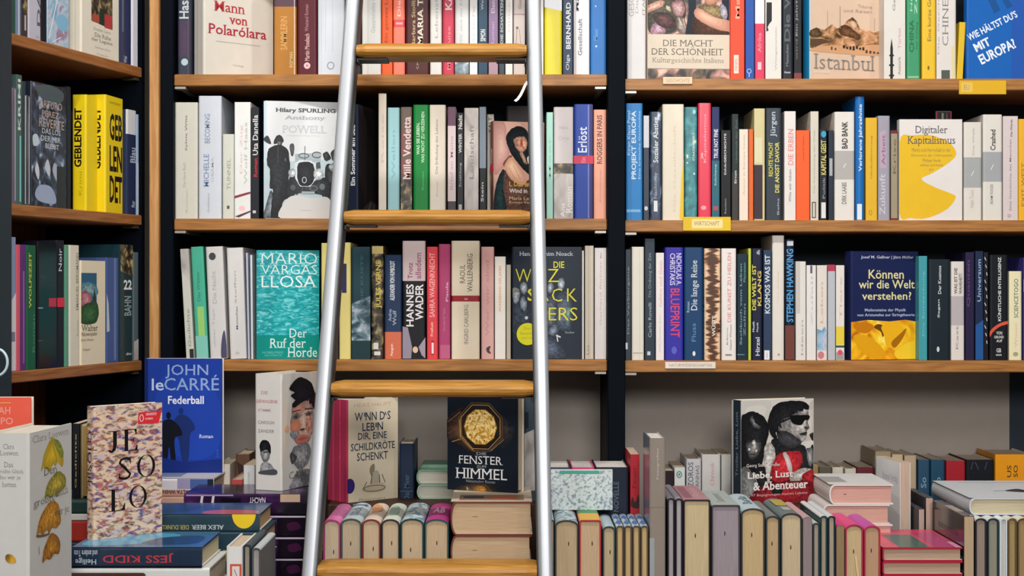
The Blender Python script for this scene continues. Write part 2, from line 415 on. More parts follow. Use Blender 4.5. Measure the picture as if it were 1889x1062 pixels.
# ------------------------------------------------------------------ placing
def KX(px): return (px - 944.5) / F
def ZP(py, Z): return CAMZ - (py - 531.0) * Z / F
def PY(z, Z): return 531.0 + (CAMZ - z) * F / Z
Rz = lambda a: Matrix.Rotation(math.radians(a), 4, 'Z')
Ry = lambda a: Matrix.Rotation(math.radians(a), 4, 'Y')
Rx = lambda a: Matrix.Rotation(math.radians(a), 4, 'X')
Tr = lambda x, y, z: Matrix.Translation((x, y, z))
LYING = Ry(-90)                                                             # front cover up, spine to the aisle, head to one side
SPINE_UP = Rx(-90)                                                          # spine on top, tail to the aisle
LYING_TAIL = Matrix(((0, 1, 0, 0), (0, 0, 1, 0), (1, 0, 0, 0), (0, 0, 0, 1)))   # front cover up, tail to the aisle, spine to one side

class Row:
    def __init__(self, zbase, suffix, Z=3.012):
        self.z = zbase + .0004; self.sfx = suffix; self.Z = Z; self.grp = 'books on the ' + suffix
        self.by = PY(self.z, Z)
    def s(self, x0, x1, yt, col, label, spine=(), bands=(), Wd=None, tilt=0, dy=None, hc=None, yaw=0, **k):
        """a book standing with its spine to the aisle"""
        Z = self.Z; X0, X1 = KX(x0) * Z, KX(x1) * Z
        Tk = max(X1 - X0 - .0006, .003)
        Ht = random.uniform(.205, .225) if yt is None else ZP(yt, Z) - self.z
        yt_ = PY(self.z + Ht, Z)
        Wd = Wd or random.uniform(.125, .15)
        dy = random.uniform(0, .004) if dy is None else dy
        if hc is None: hc = Tk > .02
        M = Tr((X0 + X1) / 2, Z - CAMD + dy, self.z)
        if tilt:
            sg = -1 if tilt < 0 else 1
            M = M @ Tr(sg * Tk / 2, 0, 0) @ Ry(tilt) @ Tr(-sg * Tk / 2, 0, 0)
        if yaw: M = M @ Rz(yaw)
        return book(label + ', ' + self.sfx, self.grp, M, Tk, Wd, Ht, col, spine, bands=bands, srect=(x0, x1, yt_, self.by), hc=hc, **k)
    def c(self, xs, xc, xr, yt, delta, col, label, front=(), spine=(), Tk=None, Z=None, bands=(), side=None, zb=None, hc=True, yb=None, Ht=None, **k):
        """a book standing face out; xs..xc its spine, xc..xr its front cover, delta its turn away from square"""
        Z = Z or self.Z; zb = self.z if zb is None else zb
        return face_out(label + ', ' + self.sfx, self.grp, xs, xc, xr, yt, delta, col, front, spine, Tk, Z, bands, side, zb, hc, yb, Ht, **k)
def face_out(label, grp, xs, xc, xr, yt, delta, col, front, spine, Tk, Z, bands, side, zb, hc=True, yb=None, Ht=None, **k):
    d = math.radians(delta); Xc = KX(xc) * Z
    if delta >= 0:
        kr = KX(xr); Wd = (kr * Z - Xc) / (math.cos(d) - kr * math.sin(d))
        if Tk is None:
            ks = KX(xs); Tk = (ks * Z - Xc) / (-math.sin(d) - ks * math.cos(d))
    else:       # the fore-edge side is nearer: xc is the fore-edge corner, xr the far spine corner
        kl = KX(xr); Wd = (Xc - kl * Z) / (math.cos(d) - kl * math.sin(d))
        Xc -= Wd * math.cos(d); Z = Z - Wd * math.sin(d)
        xc, xr = xr, xc
    Ht = Ht or (ZP(yt, Z) - zb)
    R_ = Rz(-90 + delta)
    M = Tr(Xc, Z - CAMD, zb) @ R_ @ Tr(-Tk / 2, 0, 0)
    ytp = PY(zb + Ht, Z); yb = PY(zb, Z)
    if xs is None or xs >= xc: xs = xc - 20
    return book(label, grp, M, Tk, Wd, Ht, col, spine, front, bands, (xs, xc, ytp, yb), (xc, xr, ytp, yb), hc=hc, side=side, **k)

# ------------------------------------------------------------------ the room shell
def struct(name, x0, x1, y0, y1, z0, z1, m):
    mb = MB(); mb.box(x0, x1, y0, y1, z0, z1, m); o = mb.build(name); o['kind'] = 'structure'; return o
struct('floor', -3.2, 3.2, -6.4, .42, -.06, 0, wood_mat('oak_flooring', '5a4634', '86694c', (3, 1, 1), .5))
struct('wall_back', -3.2, 3.2, .42, .52, 0, 3.0, mat('8f8a82', .8, .2))
struct('ceiling', -3.2, 3.2, -6.4, .52, 3.0, 3.06, mat('d8d4cc', .8, .2))

# ------------------------------------------------------------------ bookcases
ZA, ZC, ZE = 1.694, 1.428, 1.168          # tops of the three shelf boards, ladder bay
ZB, ZD, ZF_ = 1.686, 1.425, 1.166         # the same, end bay
DEP = .235
def bay(name, label, x0, x1, shelves, brackets, panel_x1=None):
    root = empty(name, label, 'bookcase', Tr((x0 + x1) / 2, 0, 0))
    ox = (x0 + x1) / 2
    for k, z in enumerate(shelves):
        m = MB(); m.box(x0 - ox, x1 - ox, 0, DEP, z - .0215, z, SHELF, .0015); m.build('shelf', root)
    m = MB(); m.box(x0 - ox, x1 - ox, DEP, DEP + .012, ZE - .02, 2.32, BACKM); m.build('back_panel', root, label='near-black back panel')
    m = MB(); m.box(x0 - ox, (panel_x1 or x1) - ox, DEP, DEP + .012, .05, ZE - .02, GREY); m.build('lower_back_panel', root, label='grey back panel')
    for bx in brackets:
        for z in shelves[1:]:
            m = MB(); w = .021
            m.box(bx - ox - w / 2, bx - ox + w / 2, .002, .03, z - .0272, z - .0222, mat('a7a39c', .4, .5, .6), .0006)
            m.box(bx - ox - w / 2 + .006, bx - ox + w / 2 - .006, .03, .2, z - .0272, z - .0222, mat('a7a39c', .4, .5, .6))
            m.build('shelf_bracket', root, label='small grey metal shelf bracket')
    return root
LX0, LX1, RX0, RX1 = KX(321) * 3, KX(1120) * 3, KX(1153) * 3, 1.16
ladder_bay = bay('bookcase', 'black-backed bookcase with beech shelves standing behind the aluminium ladder', LX0, LX1, (1.96, ZA, ZC, ZE), (LX0 + .011, LX1 - .012))
end_bay = bay('bookcase', 'black-backed bookcase bay with beech shelves past the black upright beside the ladder', RX0, RX1, (1.955, ZB, ZD, ZF_), (RX0 + .011,), KX(1862) * (3 + DEP))
m = MB(); m.box(KX(1862) * (3 + DEP) - (RX0 + RX1) / 2, RX1 - (RX0 + RX1) / 2, DEP, DEP + .012, .05, ZE - .02, BACKM); m.build('side_panel', end_bay, label='black panel beside the grey back panel')
m = MB(); m.box(RX1 - (RX0 + RX1) / 2, RX1 - (RX0 + RX1) / 2 + .03, -.006, DEP + .012, 0, 2.32, BLACK); m.build('upright', end_bay, label='black upright')
def upright(name, label, x0, x1, y0, z0=0.0):
    m = MB(); m.box(x0, x1, y0, DEP + .0115, z0, 2.32, BLACK, .0015); o = m.build(name); return tag(o, label, 'bookcase upright')
upright('bookcase_upright', 'black upright between the ladder bay and the end bay shelves', LX1 + .0006, RX0 - .0006, -.014, .7806)
upright('bookcase_upright', 'dark upright between the corner strip of beech and the ladder bay shelves', KX(297) * 3, LX0 - .0006, -.004)
m = MB(); m.box(KX(275) * 2.985, KX(292.5) * 2.985, -.015, .22, 0, 2.32, STRIP, .0015)
tag(m.build('corner_board'), 'upright beech board edge in the corner between both bookcases', 'board')

# corner bookcase on the other wall, turned towards the aisle
CO = Vector((KX(262) * 3, 0, 0)); CA = math.radians(15.46)
CU = Vector((-math.sin(CA), -math.cos(CA), 0)); CN = Vector((math.cos(CA), -math.sin(CA), 0))
CLEN = .432
CM = Matrix(((CU.x, -CN.x, 0, CO.x), (CU.y, -CN.y, 0, CO.y), (0, 0, 1, 0), (0, 0, 0, 1)))   # own x along the shelf, own y into the shelf
corner = empty('corner_bookcase', 'narrow dark bookcase with three beech shelves turned along the side wall', 'bookcase', CM)
ZG, ZH, ZI = 1.706, 1.434, 1.1665
for z in (1.97, ZG, ZH, ZI):
    m = MB(); m.box(.0005, CLEN, 0, .2, z - .0185, z, SHELF_B, .0015); m.build('shelf', corner)
m = MB(); m.box(.0005, CLEN, .2, .212, .0, 2.32, PANELW); m.build('back_panel', corner, label='dark brown wooden back panel')
m = MB(); m.box(-.012, 0, .001, .212, 0, 2.32, BLACK); m.build('upright', corner)
m = MB(); m.box(CLEN, CLEN + .04, -.004, .212, 0, 2.32, mat('232f38', .45, .4), .0015); m.build('upright', corner)
for z in (ZG, ZH, ZI):
    m = MB(); m.box(.004, .02, .004, .03, z - .0245, z - .0188, mat('5a5a4a', .4, .5, .5)); m.build('shelf_bracket', corner, label='small metal shelf bracket')
# pale plastic ring hooked on the near upright
Zr = 2.50
m = MB(); cx, cz = KX(-6) * Zr, ZP(668, Zr); n = 28; k = 8
vs = [(cx + (.0165 + .0022 * math.cos(2 * math.pi * j / k)) * math.cos(2 * math.pi * i / n), .0022 * math.sin(2 * math.pi * j / k), cz + (.0205 + .0022 * math.cos(2 * math.pi * j / k)) * math.sin(2 * math.pi * i / n)) for i in range(n) for j in range(k)]
m.mesh(vs, [(i * k + j, ((i + 1) % n) * k + j, ((i + 1) % n) * k + (j + 1) % k, i * k + (j + 1) % k) for i in range(n) for j in range(k)], mat('b9d4dc', .25, .5), True)
tag(m.build('plastic_ring', loc=(0, Zr - 3, 0)), 'pale blue plastic ring hanging at the near black upright of the corner bookcase', 'ring')

# ------------------------------------------------------------------ table and plinths under the displays
def solid(name, label, cat, x0, x1, y0, y1, z0, z1, mtl, parts=None):
    r = empty(name, label, cat, Tr((x0 + x1) / 2, (y0 + y1) / 2, z0))
    hx, hy = (x1 - x0) / 2, (y1 - y0) / 2; h = z1 - z0
    if parts == 'table':
        m = MB(); m.box(-hx, hx, -hy, hy, h - .03, h, mtl, .002); m.build('tabletop', r)
        for sx in (-1, 1):
            for sy in (-1, 1):
                m = MB(); m.box(sx * (hx - .03) - .025, sx * (hx - .03) + .025, sy * (hy - .03) - .025, sy * (hy - .03) + .025, 0, h - .03, mtl, .002); m.build('leg', r)
    else:
        m = MB(); m.box(-hx, hx, -hy, hy, 0, h, mtl, .002); m.build('body', r)
    return r
TZ = .78
solid('display_table', 'long dark wooden display table carrying the books under the shelves', 'table', -.355, 1.15, -.345, .225, 0, TZ, DARKWOOD, 'table')
solid('display_table', 'low dark display table in front of the corner bookcase carrying the lying stacks', 'table', -.79, -.386, -.985, -.4305, 0, TZ, DARKWOOD, 'table')
solid('display_table', 'small dark table between the corner bookcase and the ladder foot', 'table', -.682, -.362, -.4295, -.012, 0, TZ, DARKWOOD, 'table')
solid('base_cabinet', 'low dark cabinet under the lowest shelf behind the purple stack', 'cabinet', -.62, -.357, -.0105, .225, 0, TZ, DARKWOOD)
solid('display_plinth', 'dark wooden plinth hidden behind the spine-up row under the ladder', 'plinth', -.335, .05, -.055, .2, TZ + .0004, .908, DARKWOOD)
solid('display_plinth', 'dark wooden plinth beneath the paperback with the couple in sunglasses', 'plinth', .395, .552, -.075, .03, TZ + .0004, .905, DARKWOOD)
solid('display_plinth', 'dark wooden plinth beneath the thick ginkgo leaf book', 'plinth', -.785, -.52, -.96, -.69, TZ + .0004, .896, DARKWOOD)

# ------------------------------------------------------------------ the ladder
lad = empty('library_ladder', 'aluminium library ladder with beech rungs leaning against the bookcase', 'ladder', Tr(-.15, -.55, 0))
LI = lad.matrix_world.inverted()
def LZ(py): return 2.8125 - .0001948 * (py - 97)
def lp(px, py): Z = LZ(py); return Vector((KX(px) * Z, Z - 3, ZP(py, Z)))
def rail_line(pxa, pxb):
    a, b = lp(pxa, 0), lp(pxb, 1062); d = (b - a) / (a.z - b.z)
    return a - d * (2.30 - a.z), a + d * a.z        # from above the frame down to the floor
def sweep(mb, a, b, prof, mtl, mtl2=None):
    ax = (b - a).normalized(); e1 = Vector((1, 0, 0)); e1 = (e1 - ax * e1.dot(ax)).normalized(); e2 = ax.cross(e1).normalized()
    if e2.y > 0: e2 = -e2                        # towards the viewer
    n = len(prof)
    va = [LI @ (a + e1 * p + e2 * q) for p, q in prof]; vb = [LI @ (b + e1 * p + e2 * q) for p, q in prof]
    mb.mesh(va + vb, [(i, (i + 1) % n, n + (i + 1) % n, n + i) for i in range(n)], mtl, True)
    mb.mesh(va, [tuple(range(n))], mtl); mb.mesh(vb, [tuple(range(n))], mtl)
def rrect(hx, hy, r, n=4):
    out = []
    for cx, cy, a0 in ((hx - r, hy - r, 0), (-hx + r, hy - r, 90), (-hx + r, -hy + r, 180), (hx - r, -hy + r, 270)):
        for i in range(n + 1):
            a = math.radians(a0 + 90 * i / n); out.append((cx + r * math.cos(a), cy + r * math.sin(a)))
    return out
rails = []
for pa, pb_ in ((653, 573), (984, 1006)):
    a, b = rail_line(pa, pb_); rails.append((a, b))
    mb = MB(); sweep(mb, a, b, rrect(.0118, .027, .0065), ALU); rail_o = mb.build('rail', lad, label='brushed aluminium side rail')
    sx = 1 if pa < 900 else -1                  # added dark strip: painted shade on the rail's inner face
    shade = MB(); d_ = Vector((sx * .0122, 0, 0)); sweep(shade, a + d_, b + d_, rrect(.0012, .0235, .001), ALUD); shade.build('inner_shade_strip', rail_o, label='dark grey strip standing in for shade on the inner side')
def rail_x(i, z):
    a, b = rails[i]; t = (a.z - z) / (a.z - b.z); p = a + (b - a) * t; return p
rz = [lp(0, y).z for y in (97, 402, 716, 1050)]
for z in [rz[0] + .287] + rz + [rz[3] - .288, rz[3] - .576]:
    p0, p1 = rail_x(0, z), rail_x(1, z)
    x0, x1 = p0.x + .0138, p1.x - .0138; yc = p0.y
    # tread: rounded nose, slightly waisted ends
    prof = [(.036, -.010), (.036, .010), (.030, .0125), (-.020, .0128), (-.027, .0118), (-.033, .0092), (-.0372, .0055), (-.039, .001), (-.0385, -.004), (-.0355, -.0085), (-.030, -.0115), (-.022, -.0128), (.030, -.0125)]
    mb = MB(); n = len(prof); secs = [(x0, .80), (x0 + .016, 1.0), (x1 - .016, 1.0), (x1, .80)]
    for si, (x, s) in enumerate(secs):
        for q, h in prof: mb.v.append(tuple(LI @ Vector((x, yc + .002 + (q if q > 0 else q * (s * .35 + .65)), z + h * s))))
    k = mb.mi(RUNG)
    for si in range(3):
        for i in range(n):
            j = (i + 1) % n; mb.f.append([si * n + i, si * n + j, si * n + n + j, si * n + n + i]); mb.m.append(k); mb.smooth.append(False)
    mb.f.append(list(range(n))); mb.m.append(k); mb.smooth.append(False); mb.f.append([3 * n + i for i in range(n)]); mb.m.append(k); mb.smooth.append(False)
    rung = mb.build('rung', lad, label='golden beech rung')
    for x, sg in ((x0, 1), (x1, -1)):
        b_ = MB(); lo = LI @ Vector((x, yc, z))
        b_.box(min(lo.x, lo.x + sg * .0035), max(lo.x, lo.x + sg * .0035), lo.y - .026, lo.y + .034, lo.z - .021, lo.z - .0128, ALUD, .001)
        b_.box(min(lo.x, lo.x + sg * .052), max(lo.x, lo.x + sg * .052), lo.y - .020, lo.y + .030, lo.z - .0155, lo.z - .0130, ALUD)
        b_.build('rung_bracket', rung, label='dark metal bracket under the rung end')
# white cable tie end sticking out of the rail
mb = MB(); Zt = LZ(160) ; pts = [(973, 152), (969, 158), (965, 167), (960, 177), (955, 184), (950, 188)]
for i, (x, y) in enumerate(pts):
    w = 2.6
    for sx in (-1, 1): mb.v.append(tuple(LI @ Vector((KX(x + sx * w * .8) * Zt, Zt - 3 - .012, ZP(y + sx * w * .5, Zt)))))
for i, (x, y) in enumerate(pts):
    w = 2.6
    for sx in (-1, 1): mb.v.append(tuple(LI @ Vector((KX(x + sx * w * .8) * Zt, Zt - 3 - .010, ZP(y + sx * w * .5, Zt)))))
k = mb.mi(mat('eceef0', .5)); n = len(pts) * 2
for i in range(len(pts) - 1):
    q = 2 * i
    for f in ((q, q + 1, q + 3, q + 2), (n + q, n + q + 2, n + q + 3, n + q + 1), (q, q + 2, n + q + 2, n + q), (q + 1, n + q + 1, n + q + 3, q + 3)):
        mb.f.append(list(f)); mb.m.append(k); mb.smooth.append(False)
mb.build('cable_tie', lad, label='white cable tie end')

# ------------------------------------------------------------------ labels clipped to the shelf edges
def shelf_tag(x0, x1, y0, y1, col, txt, label, plate=None):
    Z = 2.9975; mb = MB(); X0, X1, z0, z1 = KX(x0) * Z, KX(x1) * Z, ZP(y1, Z), ZP(y0, Z)
    cx, cz = (X0 + X1) / 2, (z0 + z1) / 2; hx, hz = (X1 - X0) / 2, (z1 - z0) / 2
    mb.box(-hx, hx, -.0010, .0012, -hz, hz, mat(col, .35), .0004)
    ops = []
    if plate: ops.append(R(*plate))
    if txt: ops.append(T(*txt))
    draw(mb, ops, (x0, x1, y0, y1), lambda u, v, e: ((u - .5) * 2 * hx, -.0010 - e, (v - .5) * 2 * hz), .4)
    tag(mb.build('shelf_label', loc=(cx, Z - 3, cz)), label, 'label')
shelf_tag(1223, 1277, 142, 155, 'e8c9a8', ('GESCHICHTE', 1228, 145, 1272, 152, 'b08a70', 0, 0, False), 'small cream label strip on the end bay top shelf edge under the painting cover')
shelf_tag(1769, 1856, 148.5, 174, 'd9ac26', ('EU', 1778, 156, 1788, 166, 'a08a70', 0, 0, False), 'bare yellow shelf label under the blue cover with slanted white lettering', (1773, 152, 1794, 170, 'dfbd58'))
shelf_tag(1260, 1348, 400, 425.5, 'e2bc22', ('WIRTSCHAFT', 1280, 408, 1327, 416, 'a8885c', 0, .01, False), 'yellow shelf label with a pale printed strip, end bay middle shelf edge', (1276, 404, 1333, 421, 'eddc9c'))
shelf_tag(1227, 1320, 667.5, 679.5, 'e6dcd0', ('NATURWISSENSCHAFTEN', 1234, 670.5, 1313, 676, '9a948c', 0, 0, False), 'long white shelf label on the end bay bottom shelf edge')

# ------------------------------------------------------------------ ladder bay, top shelf
A = Row(ZA, 'ladder bay top shelf')
A.s(327, 350, None, '3a4152', 'dark slate spine with round white mark beside the cream face-out book', [V('Hass', 330, -8, 348, 34, 'c8ccd4', .02), E(340, 114, 6.5, 6.5, 'b9cdd6'), V('Erzählungen', 336, 50, 344, 98, '5a4a60')], [(38, 104, '4d3f58')])
A.c(357, 376, 504, None, 42, 'dedbd2', 'cream face-out book with red serif title over three lines', [T('Mann', 394, -2, 451, 17, 'b8404a', 0, .008, True), T('von', 421, 26, 456, 38, 'b8404a', 0, .02, True), T('Polarólara', 383, 41, 491, 60, 'b0384a', 0, .014, True), R(398, 72.5, 480, 73.5, 'a8a49e'), T('Verlag', 428, 113, 448, 117, 'a09c98')], [R(364, 0, 365, 137, 'c8b8b4'), R(371, 0, 372, 137, 'd0c4c0')], Ht=.21)
A.s(505, 547, None, 'b07834', 'glossy orange-brown spine with embossed lettering', [V('SAMMLERIN', 517, 30, 530, 92, 'd0a060'), V('ROMAN', 534, 96, 540, 124, 'dcc08a')], [(-80, 12, '5c4450')], rough=.25, coat=.4)
A.s(548, 585, None, '591c28', 'maroon spine with a pink dot near its foot', [V('Martin Mosebach', 562, 62, 571, 112, 'd8b0b0'), V('Westend Roman', 562, 8, 569, 58, 'a87880'), E(566.5, 121, 6, 6, 'eec4c8'), E(566.5, 121, 2.5, 2.5, 'c88890')])
A.s(586, 636, None, 'cbd2dc', 'wide pale blue-white spine with a grey ring mark', [RING(610, 121, 7, 7.5, 2, '8a9aa6'), R(613, -60, 614, 96, 'b8c0cc'), R(600, -60, 601, 96, 'bcc4d0'), R(592, -60, 592.7, 137, 'b4bcc8')])
A.s(640, 666, None, '2e3440', 'dark spine half covered by the ladder rail')
A.s(667, 703, None, 'dedfdc', 'pale grey-white spine directly behind the ladder rung start', [V('Gesammelte Gedichte', 684, -40, 692, 60, 'b4bcc0'), R(678, -60, 678.8, 137, 'c0c4c4')])
A.s(704, 724, None, 'e85a24', 'orange-red spine beside a coral one', [V('Ein ganzes Leben', 709, -30, 717, 78, '9c3414')])
A.s(725, 747, None, 'ee7a66', 'coral spine with a small red band', [V('Die Stadt', 733, -50, 739, 30, 'ffd0c0'), R(730, 41, 743, 45, 'f2a0a0')], [(36, 50, 'd44a50')])
A.s(748, 792, None, '4a1c20', 'wide dark maroon spine with cream capitals running up', [V('Barbara Stollberg-Rilinger', 759, -75, 768, 84, 'c0a878', .01), V('MARIA THERESIA', 770, -88, 781, 84, 'e0d6c0', .02, 90, True), V('C.H.', 768, 112, 772, 127, 'b0a080')])
A.s(793, 815, None, 'e2e2de', 'off-white spine between the maroon and the crimson spines', [V('Lebensläufe', 802, -40, 808, 70, 'b0b6ba')])
A.s(816, 838, None, 'cc3f58', 'crimson spine with white capitals near its top', [V('KAD', 821, -30, 834, 18, 'f4d4dc', .02), V('Marieluise', 825, 48, 831, 128, 'e88a98')])
A.s(839, 865, None, 'd8dadb', 'light grey spine with a blue pattern at its foot', [V('Wir sind das Klima', 848, -20, 853, 84, 'b8bcc0'), P([(839, 112), (865, 112), (865, 137), (839, 137)], '@cloud')])
A.s(866, 881, None, 'e6e6e8', 'plain narrow white spine beside the dark teal spine', [V('Briefe', 871, 10, 876, 84, 'c0ccd4')])
A.s(882, 900, None, '274860', 'dark teal spine with short white lettering', [V('SIMON', 886, 54, 896, 76, 'e4e8ec', .02), V('Wolff', 887, -8, 892, 18, 'b8c8d4')])
A.s(901, 919, None, '94799f', 'muted purple spine', [V('Elena Ferrante', 906, -60, 913, 24, 'd8cce0', .01), V('Roman', 906, 40, 912, 84, 'c0a8cc')], [(108, 137, 'b494a4')])
A.s(920, 931, None, '3b4a54', 'thin slate spine with pale dotted lettering', [V('DIE SCHATTEN VON', 923, -30, 928, 80, 'c8ccd0', .02)])
A.s(932, 946, None, 'e8e6e4', 'narrow white spine next to the botanical spine', [V('Glück', 937, 0, 941, 60, 'd8c8d0')])
A.s(947, 969, None, 'd9cfcb', 'pale spine with a small brown plant drawing', [R(947, 25, 969, 26.5, 'b08a94'), E(954, 51, 2.6, 2.6, '8a6a58'), L(953.5, 52, 952, 80, 1.2, 'b09080'), L(958, 54, 961, 82, 1, 'a89a80'), V('Garten', 956, -20, 962, 16, 'a89a94')])
A.s(971, 996, None, '8f8a88', 'grey spine mostly hidden by the straight ladder rail')
A.s(997, 1003, None, 'e4e4e2', 'very thin white spine beside the yellow and white spine')
A.s(1004, 1037, None, 'd8cc22', 'yellow spine with a slanted white top', [P([(1004, -70), (1037, -70), (1037, 20), (1004, 13)], 'd8dce4')], rough=.35)
A.s(1038, 1057, None, '34435c', 'navy spine with one line of white capitals', [V('BERNHARD SCHLINK', 1044, -70, 1053, 90, 'e0e6ee', .02), V('Olga', 1044, 100, 1052, 129, 'd0d8e4', .01)])
A.s(1058, 1088, None, 'e0e2e6', 'white spine with dark lettering beside the glossy blue spine', [V('Gesellschaft', 1066, 34, 1074, 102, '5a5a68', .01), V('Mann', 1060, -30, 1068, 20, '4a4858', .02), R(1058, -80, 1063, 137, 'bcb8ba')])
A.s(1089, 1119, None, '2a72bc', 'bright blue spine against the black upright', [E(1099, 11, 1.6, 1.6, 'a0d0f0'), E(1100, 85, 2, 2, 'b0d8f4'), V('Meer', 1096, 52, 1103, 74, '5ca4dc')], rough=.4)

# ------------------------------------------------------------------ end bay, top shelf
B = Row(ZB, 'end bay top shelf')
B.s(1157, 1192, None, 'd9d9db', 'thick rounded white-grey spine beside the black upright', [V('GESCHICHTE', 1160, -60, 1170, 30, 'a8a6a8'), V('Die Macht', 1172, -60, 1178, 24, 'b4b0b4'), V('ITALIENS', 1185, -40, 1190, 27, '9c9498')], full=False)
B.c(1190, 1194, 1346, None, 4, 'd8c8b6', 'face-out book with a painting and a beige title panel', [P([(1194, -70), (1346, -70), (1346, 63), (1194, 63)], '@paint'),
  GC([(1196, -30), (1240, -20), (1264, 8), (1260, 40), (1232, 62), (1196, 56)], '3f3a34', '5c5a4a', 4, (1218, 30)), GC([(1190, 14), (1206, 4), (1222, 0), (1226, 8), (1208, 18), (1192, 24)], 'b08474', 'd8b0a0'), GC([(1202, 48), (1214, 40), (1224, 46), (1226, 62), (1202, 64)], '94707e', 'c4a4b8'), GC([(1204, 26), (1224, 22), (1240, 28), (1246, 46), (1230, 52), (1212, 44)], '3c2c2e', '6e4a4c'),
  GC([(1240, 4), (1256, 0), (1264, 14), (1258, 30), (1246, 28), (1240, 16)], '8a6468', 'd0b0b0'), GC([(1250, 30), (1262, 34), (1266, 60), (1258, 64), (1248, 50)], '6c5c54', 'b0a49a'), L(1252, 32, 1256, 44, 2, 'c8c0b8'), L(1260, 34, 1264, 52, 2, 'b0a8a0'), GC([(1228, 10), (1236, 12), (1238, 20), (1230, 18)], '9a9480', 'c8c4b0'),
  P([(1268, -70), (1282, -70), (1284, 30), (1280, 63), (1264, 63), (1270, 20)], '1a2230'), GC([(1280, 26), (1296, 40), (1318, 52), (1346, 58), (1346, 64), (1282, 64)], '3a241c', '5c3a28'), P([(1330, -70), (1346, -70), (1346, 36), (1332, 30)], '1a2236'), GC([(1288, 12), (1306, 6), (1330, 12), (1336, 34), (1312, 30)], '6a5a40', 'a89468'), GC([(1328, 8), (1336, 8), (1342, 24), (1338, 36), (1330, 26)], '8a8894', 'c0bcc4'),
  GC([(1280, 24), (1283, 16), (1292, 15), (1304, 22), (1324, 32), (1346, 38), (1346, 55), (1330, 55), (1306, 46), (1286, 34)], 'c08a74', 'eab8a0', 4, (1300, 28), .7), GC([(1296, -30), (1316, -34), (1326, -10), (1316, 6), (1302, 4)], 'b88068', 'e6b49c'),
  R(1194, 63, 1346, 126, 'd6cab8'), T('DIE MACHT', 1223, 73, 1315, 85, '6e6862', 0, 0, True), T('DER SCHÖNHEIT', 1202, 86, 1334, 101, '68625e', 0, 0, True), T('Kulturgeschichte Italiens', 1203, 106, 1335, 118, '8e847a', 0, 0, True),
  P([(1194, 127), (1346, 127), (1346, 148), (1194, 148)], '@paint')], Tk=.034, Ht=.222)
B.s(1347.5, 1374, None, 'ea4a2c', 'orange-red spine with a white panel at its foot', [R(1354, 101, 1363, 135, 'f6d8cc'), V('rororo', 1356, 108, 1361, 130, 'd07a60'), V('Macht', 1357, -50, 1365, 34, 'f8a890')], hc=False)
B.s(1375, 1392, None, '1c4fa4', 'royal blue spine with a small white emblem', [RING(1382, 131, 4.5, 4.5, 1.2, 'a8c4ec'), L(1382, 135, 1382, 142, 1.5, 'a8c4ec')], hc=False)
B.s(1393, 1411, None, 'd63a5c', 'crimson spine with a white upper half', [R(1398, 114, 1405, 128, 'f0c0cc'), V('Afrika', 1398, 60, 1405, 96, 'f08a9c')], [(-80, 43, 'e0e0e4')], hc=False)
B.s(1412, 1442, None, 'd9d7d3', 'light grey spine with a black silhouette of a profile', [P([(1414, 4), (1424, 4), (1424, 38), (1419, 44), (1416, 50), (1418, 56), (1413.5, 58)], '16181c'), V('Wittgenstein', 1430, 50, 1434, 130, 'a8a6a4')], hc=False)
B.s(1443, 1464, None, '1c212c', 'near-black spine with a grey text block', [V('Die Welt', 1447, -60, 1458, 76, '555b62', .02), V('Menschen', 1450, 82, 1455, 122, '7a848e'), V('Hanser', 1447, 131, 1459, 135, 'c4c8cc', .02, 0)])
B.s(1465, 1480, None, '14161c', 'thin black spine beside the bright blue edge', [V('Ein Jahrhundert', 1468, -60, 1473, 66, '8a8a92', .01), V('wird', 1468, 72, 1472, 110, '6a6256')], [(134, 152, '7a3a40')])
B.c(1480, 1492.5, 1625, None, 18, 'd8bea8', 'face-out book with an old harbour town picture', [R(1492.5, -70, 1495, 148, 'c0d6d6'), P([(1494, 56), (1506, 50), (1520, 54), (1534, 42), (1544, 50), (1556, 42), (1562, 34), (1572, 27), (1580, 34), (1586, 48), (1602, 50), (1612, 54), (1625, 48), (1625, 96), (1494, 88)], '@town'), GC([(1494, 58), (1506, 50), (1516, 62), (1508, 68), (1494, 66)], '4a3c2c', '6c5a40'), GC([(1548, 48), (1560, 42), (1576, 52), (1586, 60), (1584, 69), (1566, 64), (1550, 60)], '54382a', '7a5638'), GC([(1568, 36), (1574, 34), (1580, 42), (1576, 48), (1570, 44)], 'd0ac90', 'e2c4a8'), P([(1494, 72), (1516, 70), (1534, 75), (1516, 80), (1504, 86), (1496, 84)], '5c4636'), C([(1500, 88), (1530, 82), (1560, 84), (1620, 76), (1625, 96), (1500, 94)], 'd0a078'),
  L(1526, 18, 1526, 50, 1, 'b0907a'), L(1549, 8, 1549, 50, 1.2, 'a8846a'), L(1613, 26, 1613, 50, 1, 'b89a84')] + [R(1554 + 6 * i, 80 + (i * 7) % 4, 1558 + 6 * i, 86 + (i * 5) % 4, '3e3024') for i in range(7)] + [R(1596 + 7 * i, 87 + (i * 5) % 4, 1600 + 7 * i, 93, '54443a') for i in range(4)] + [R(1532 + 7 * i, 84 + i % 2 * 2, 1535 + 7 * i, 90, '5c4630') for i in range(2)] + [
  T('und Reisen', 1556, 12, 1608, 18, 'b09a8c'), T('Träume', 1582, 3, 1608, 9, 'b8a294'), T('Istanbul', 1501, 98, 1613, 126, '8d8680', 0, -.006, True), T('Ein Lesebuch', 1502, 128, 1530, 134, 'efe2d2')], [], side='d8bea8', Ht=.215, bands=[(-80, 150, '1f7fb4')])
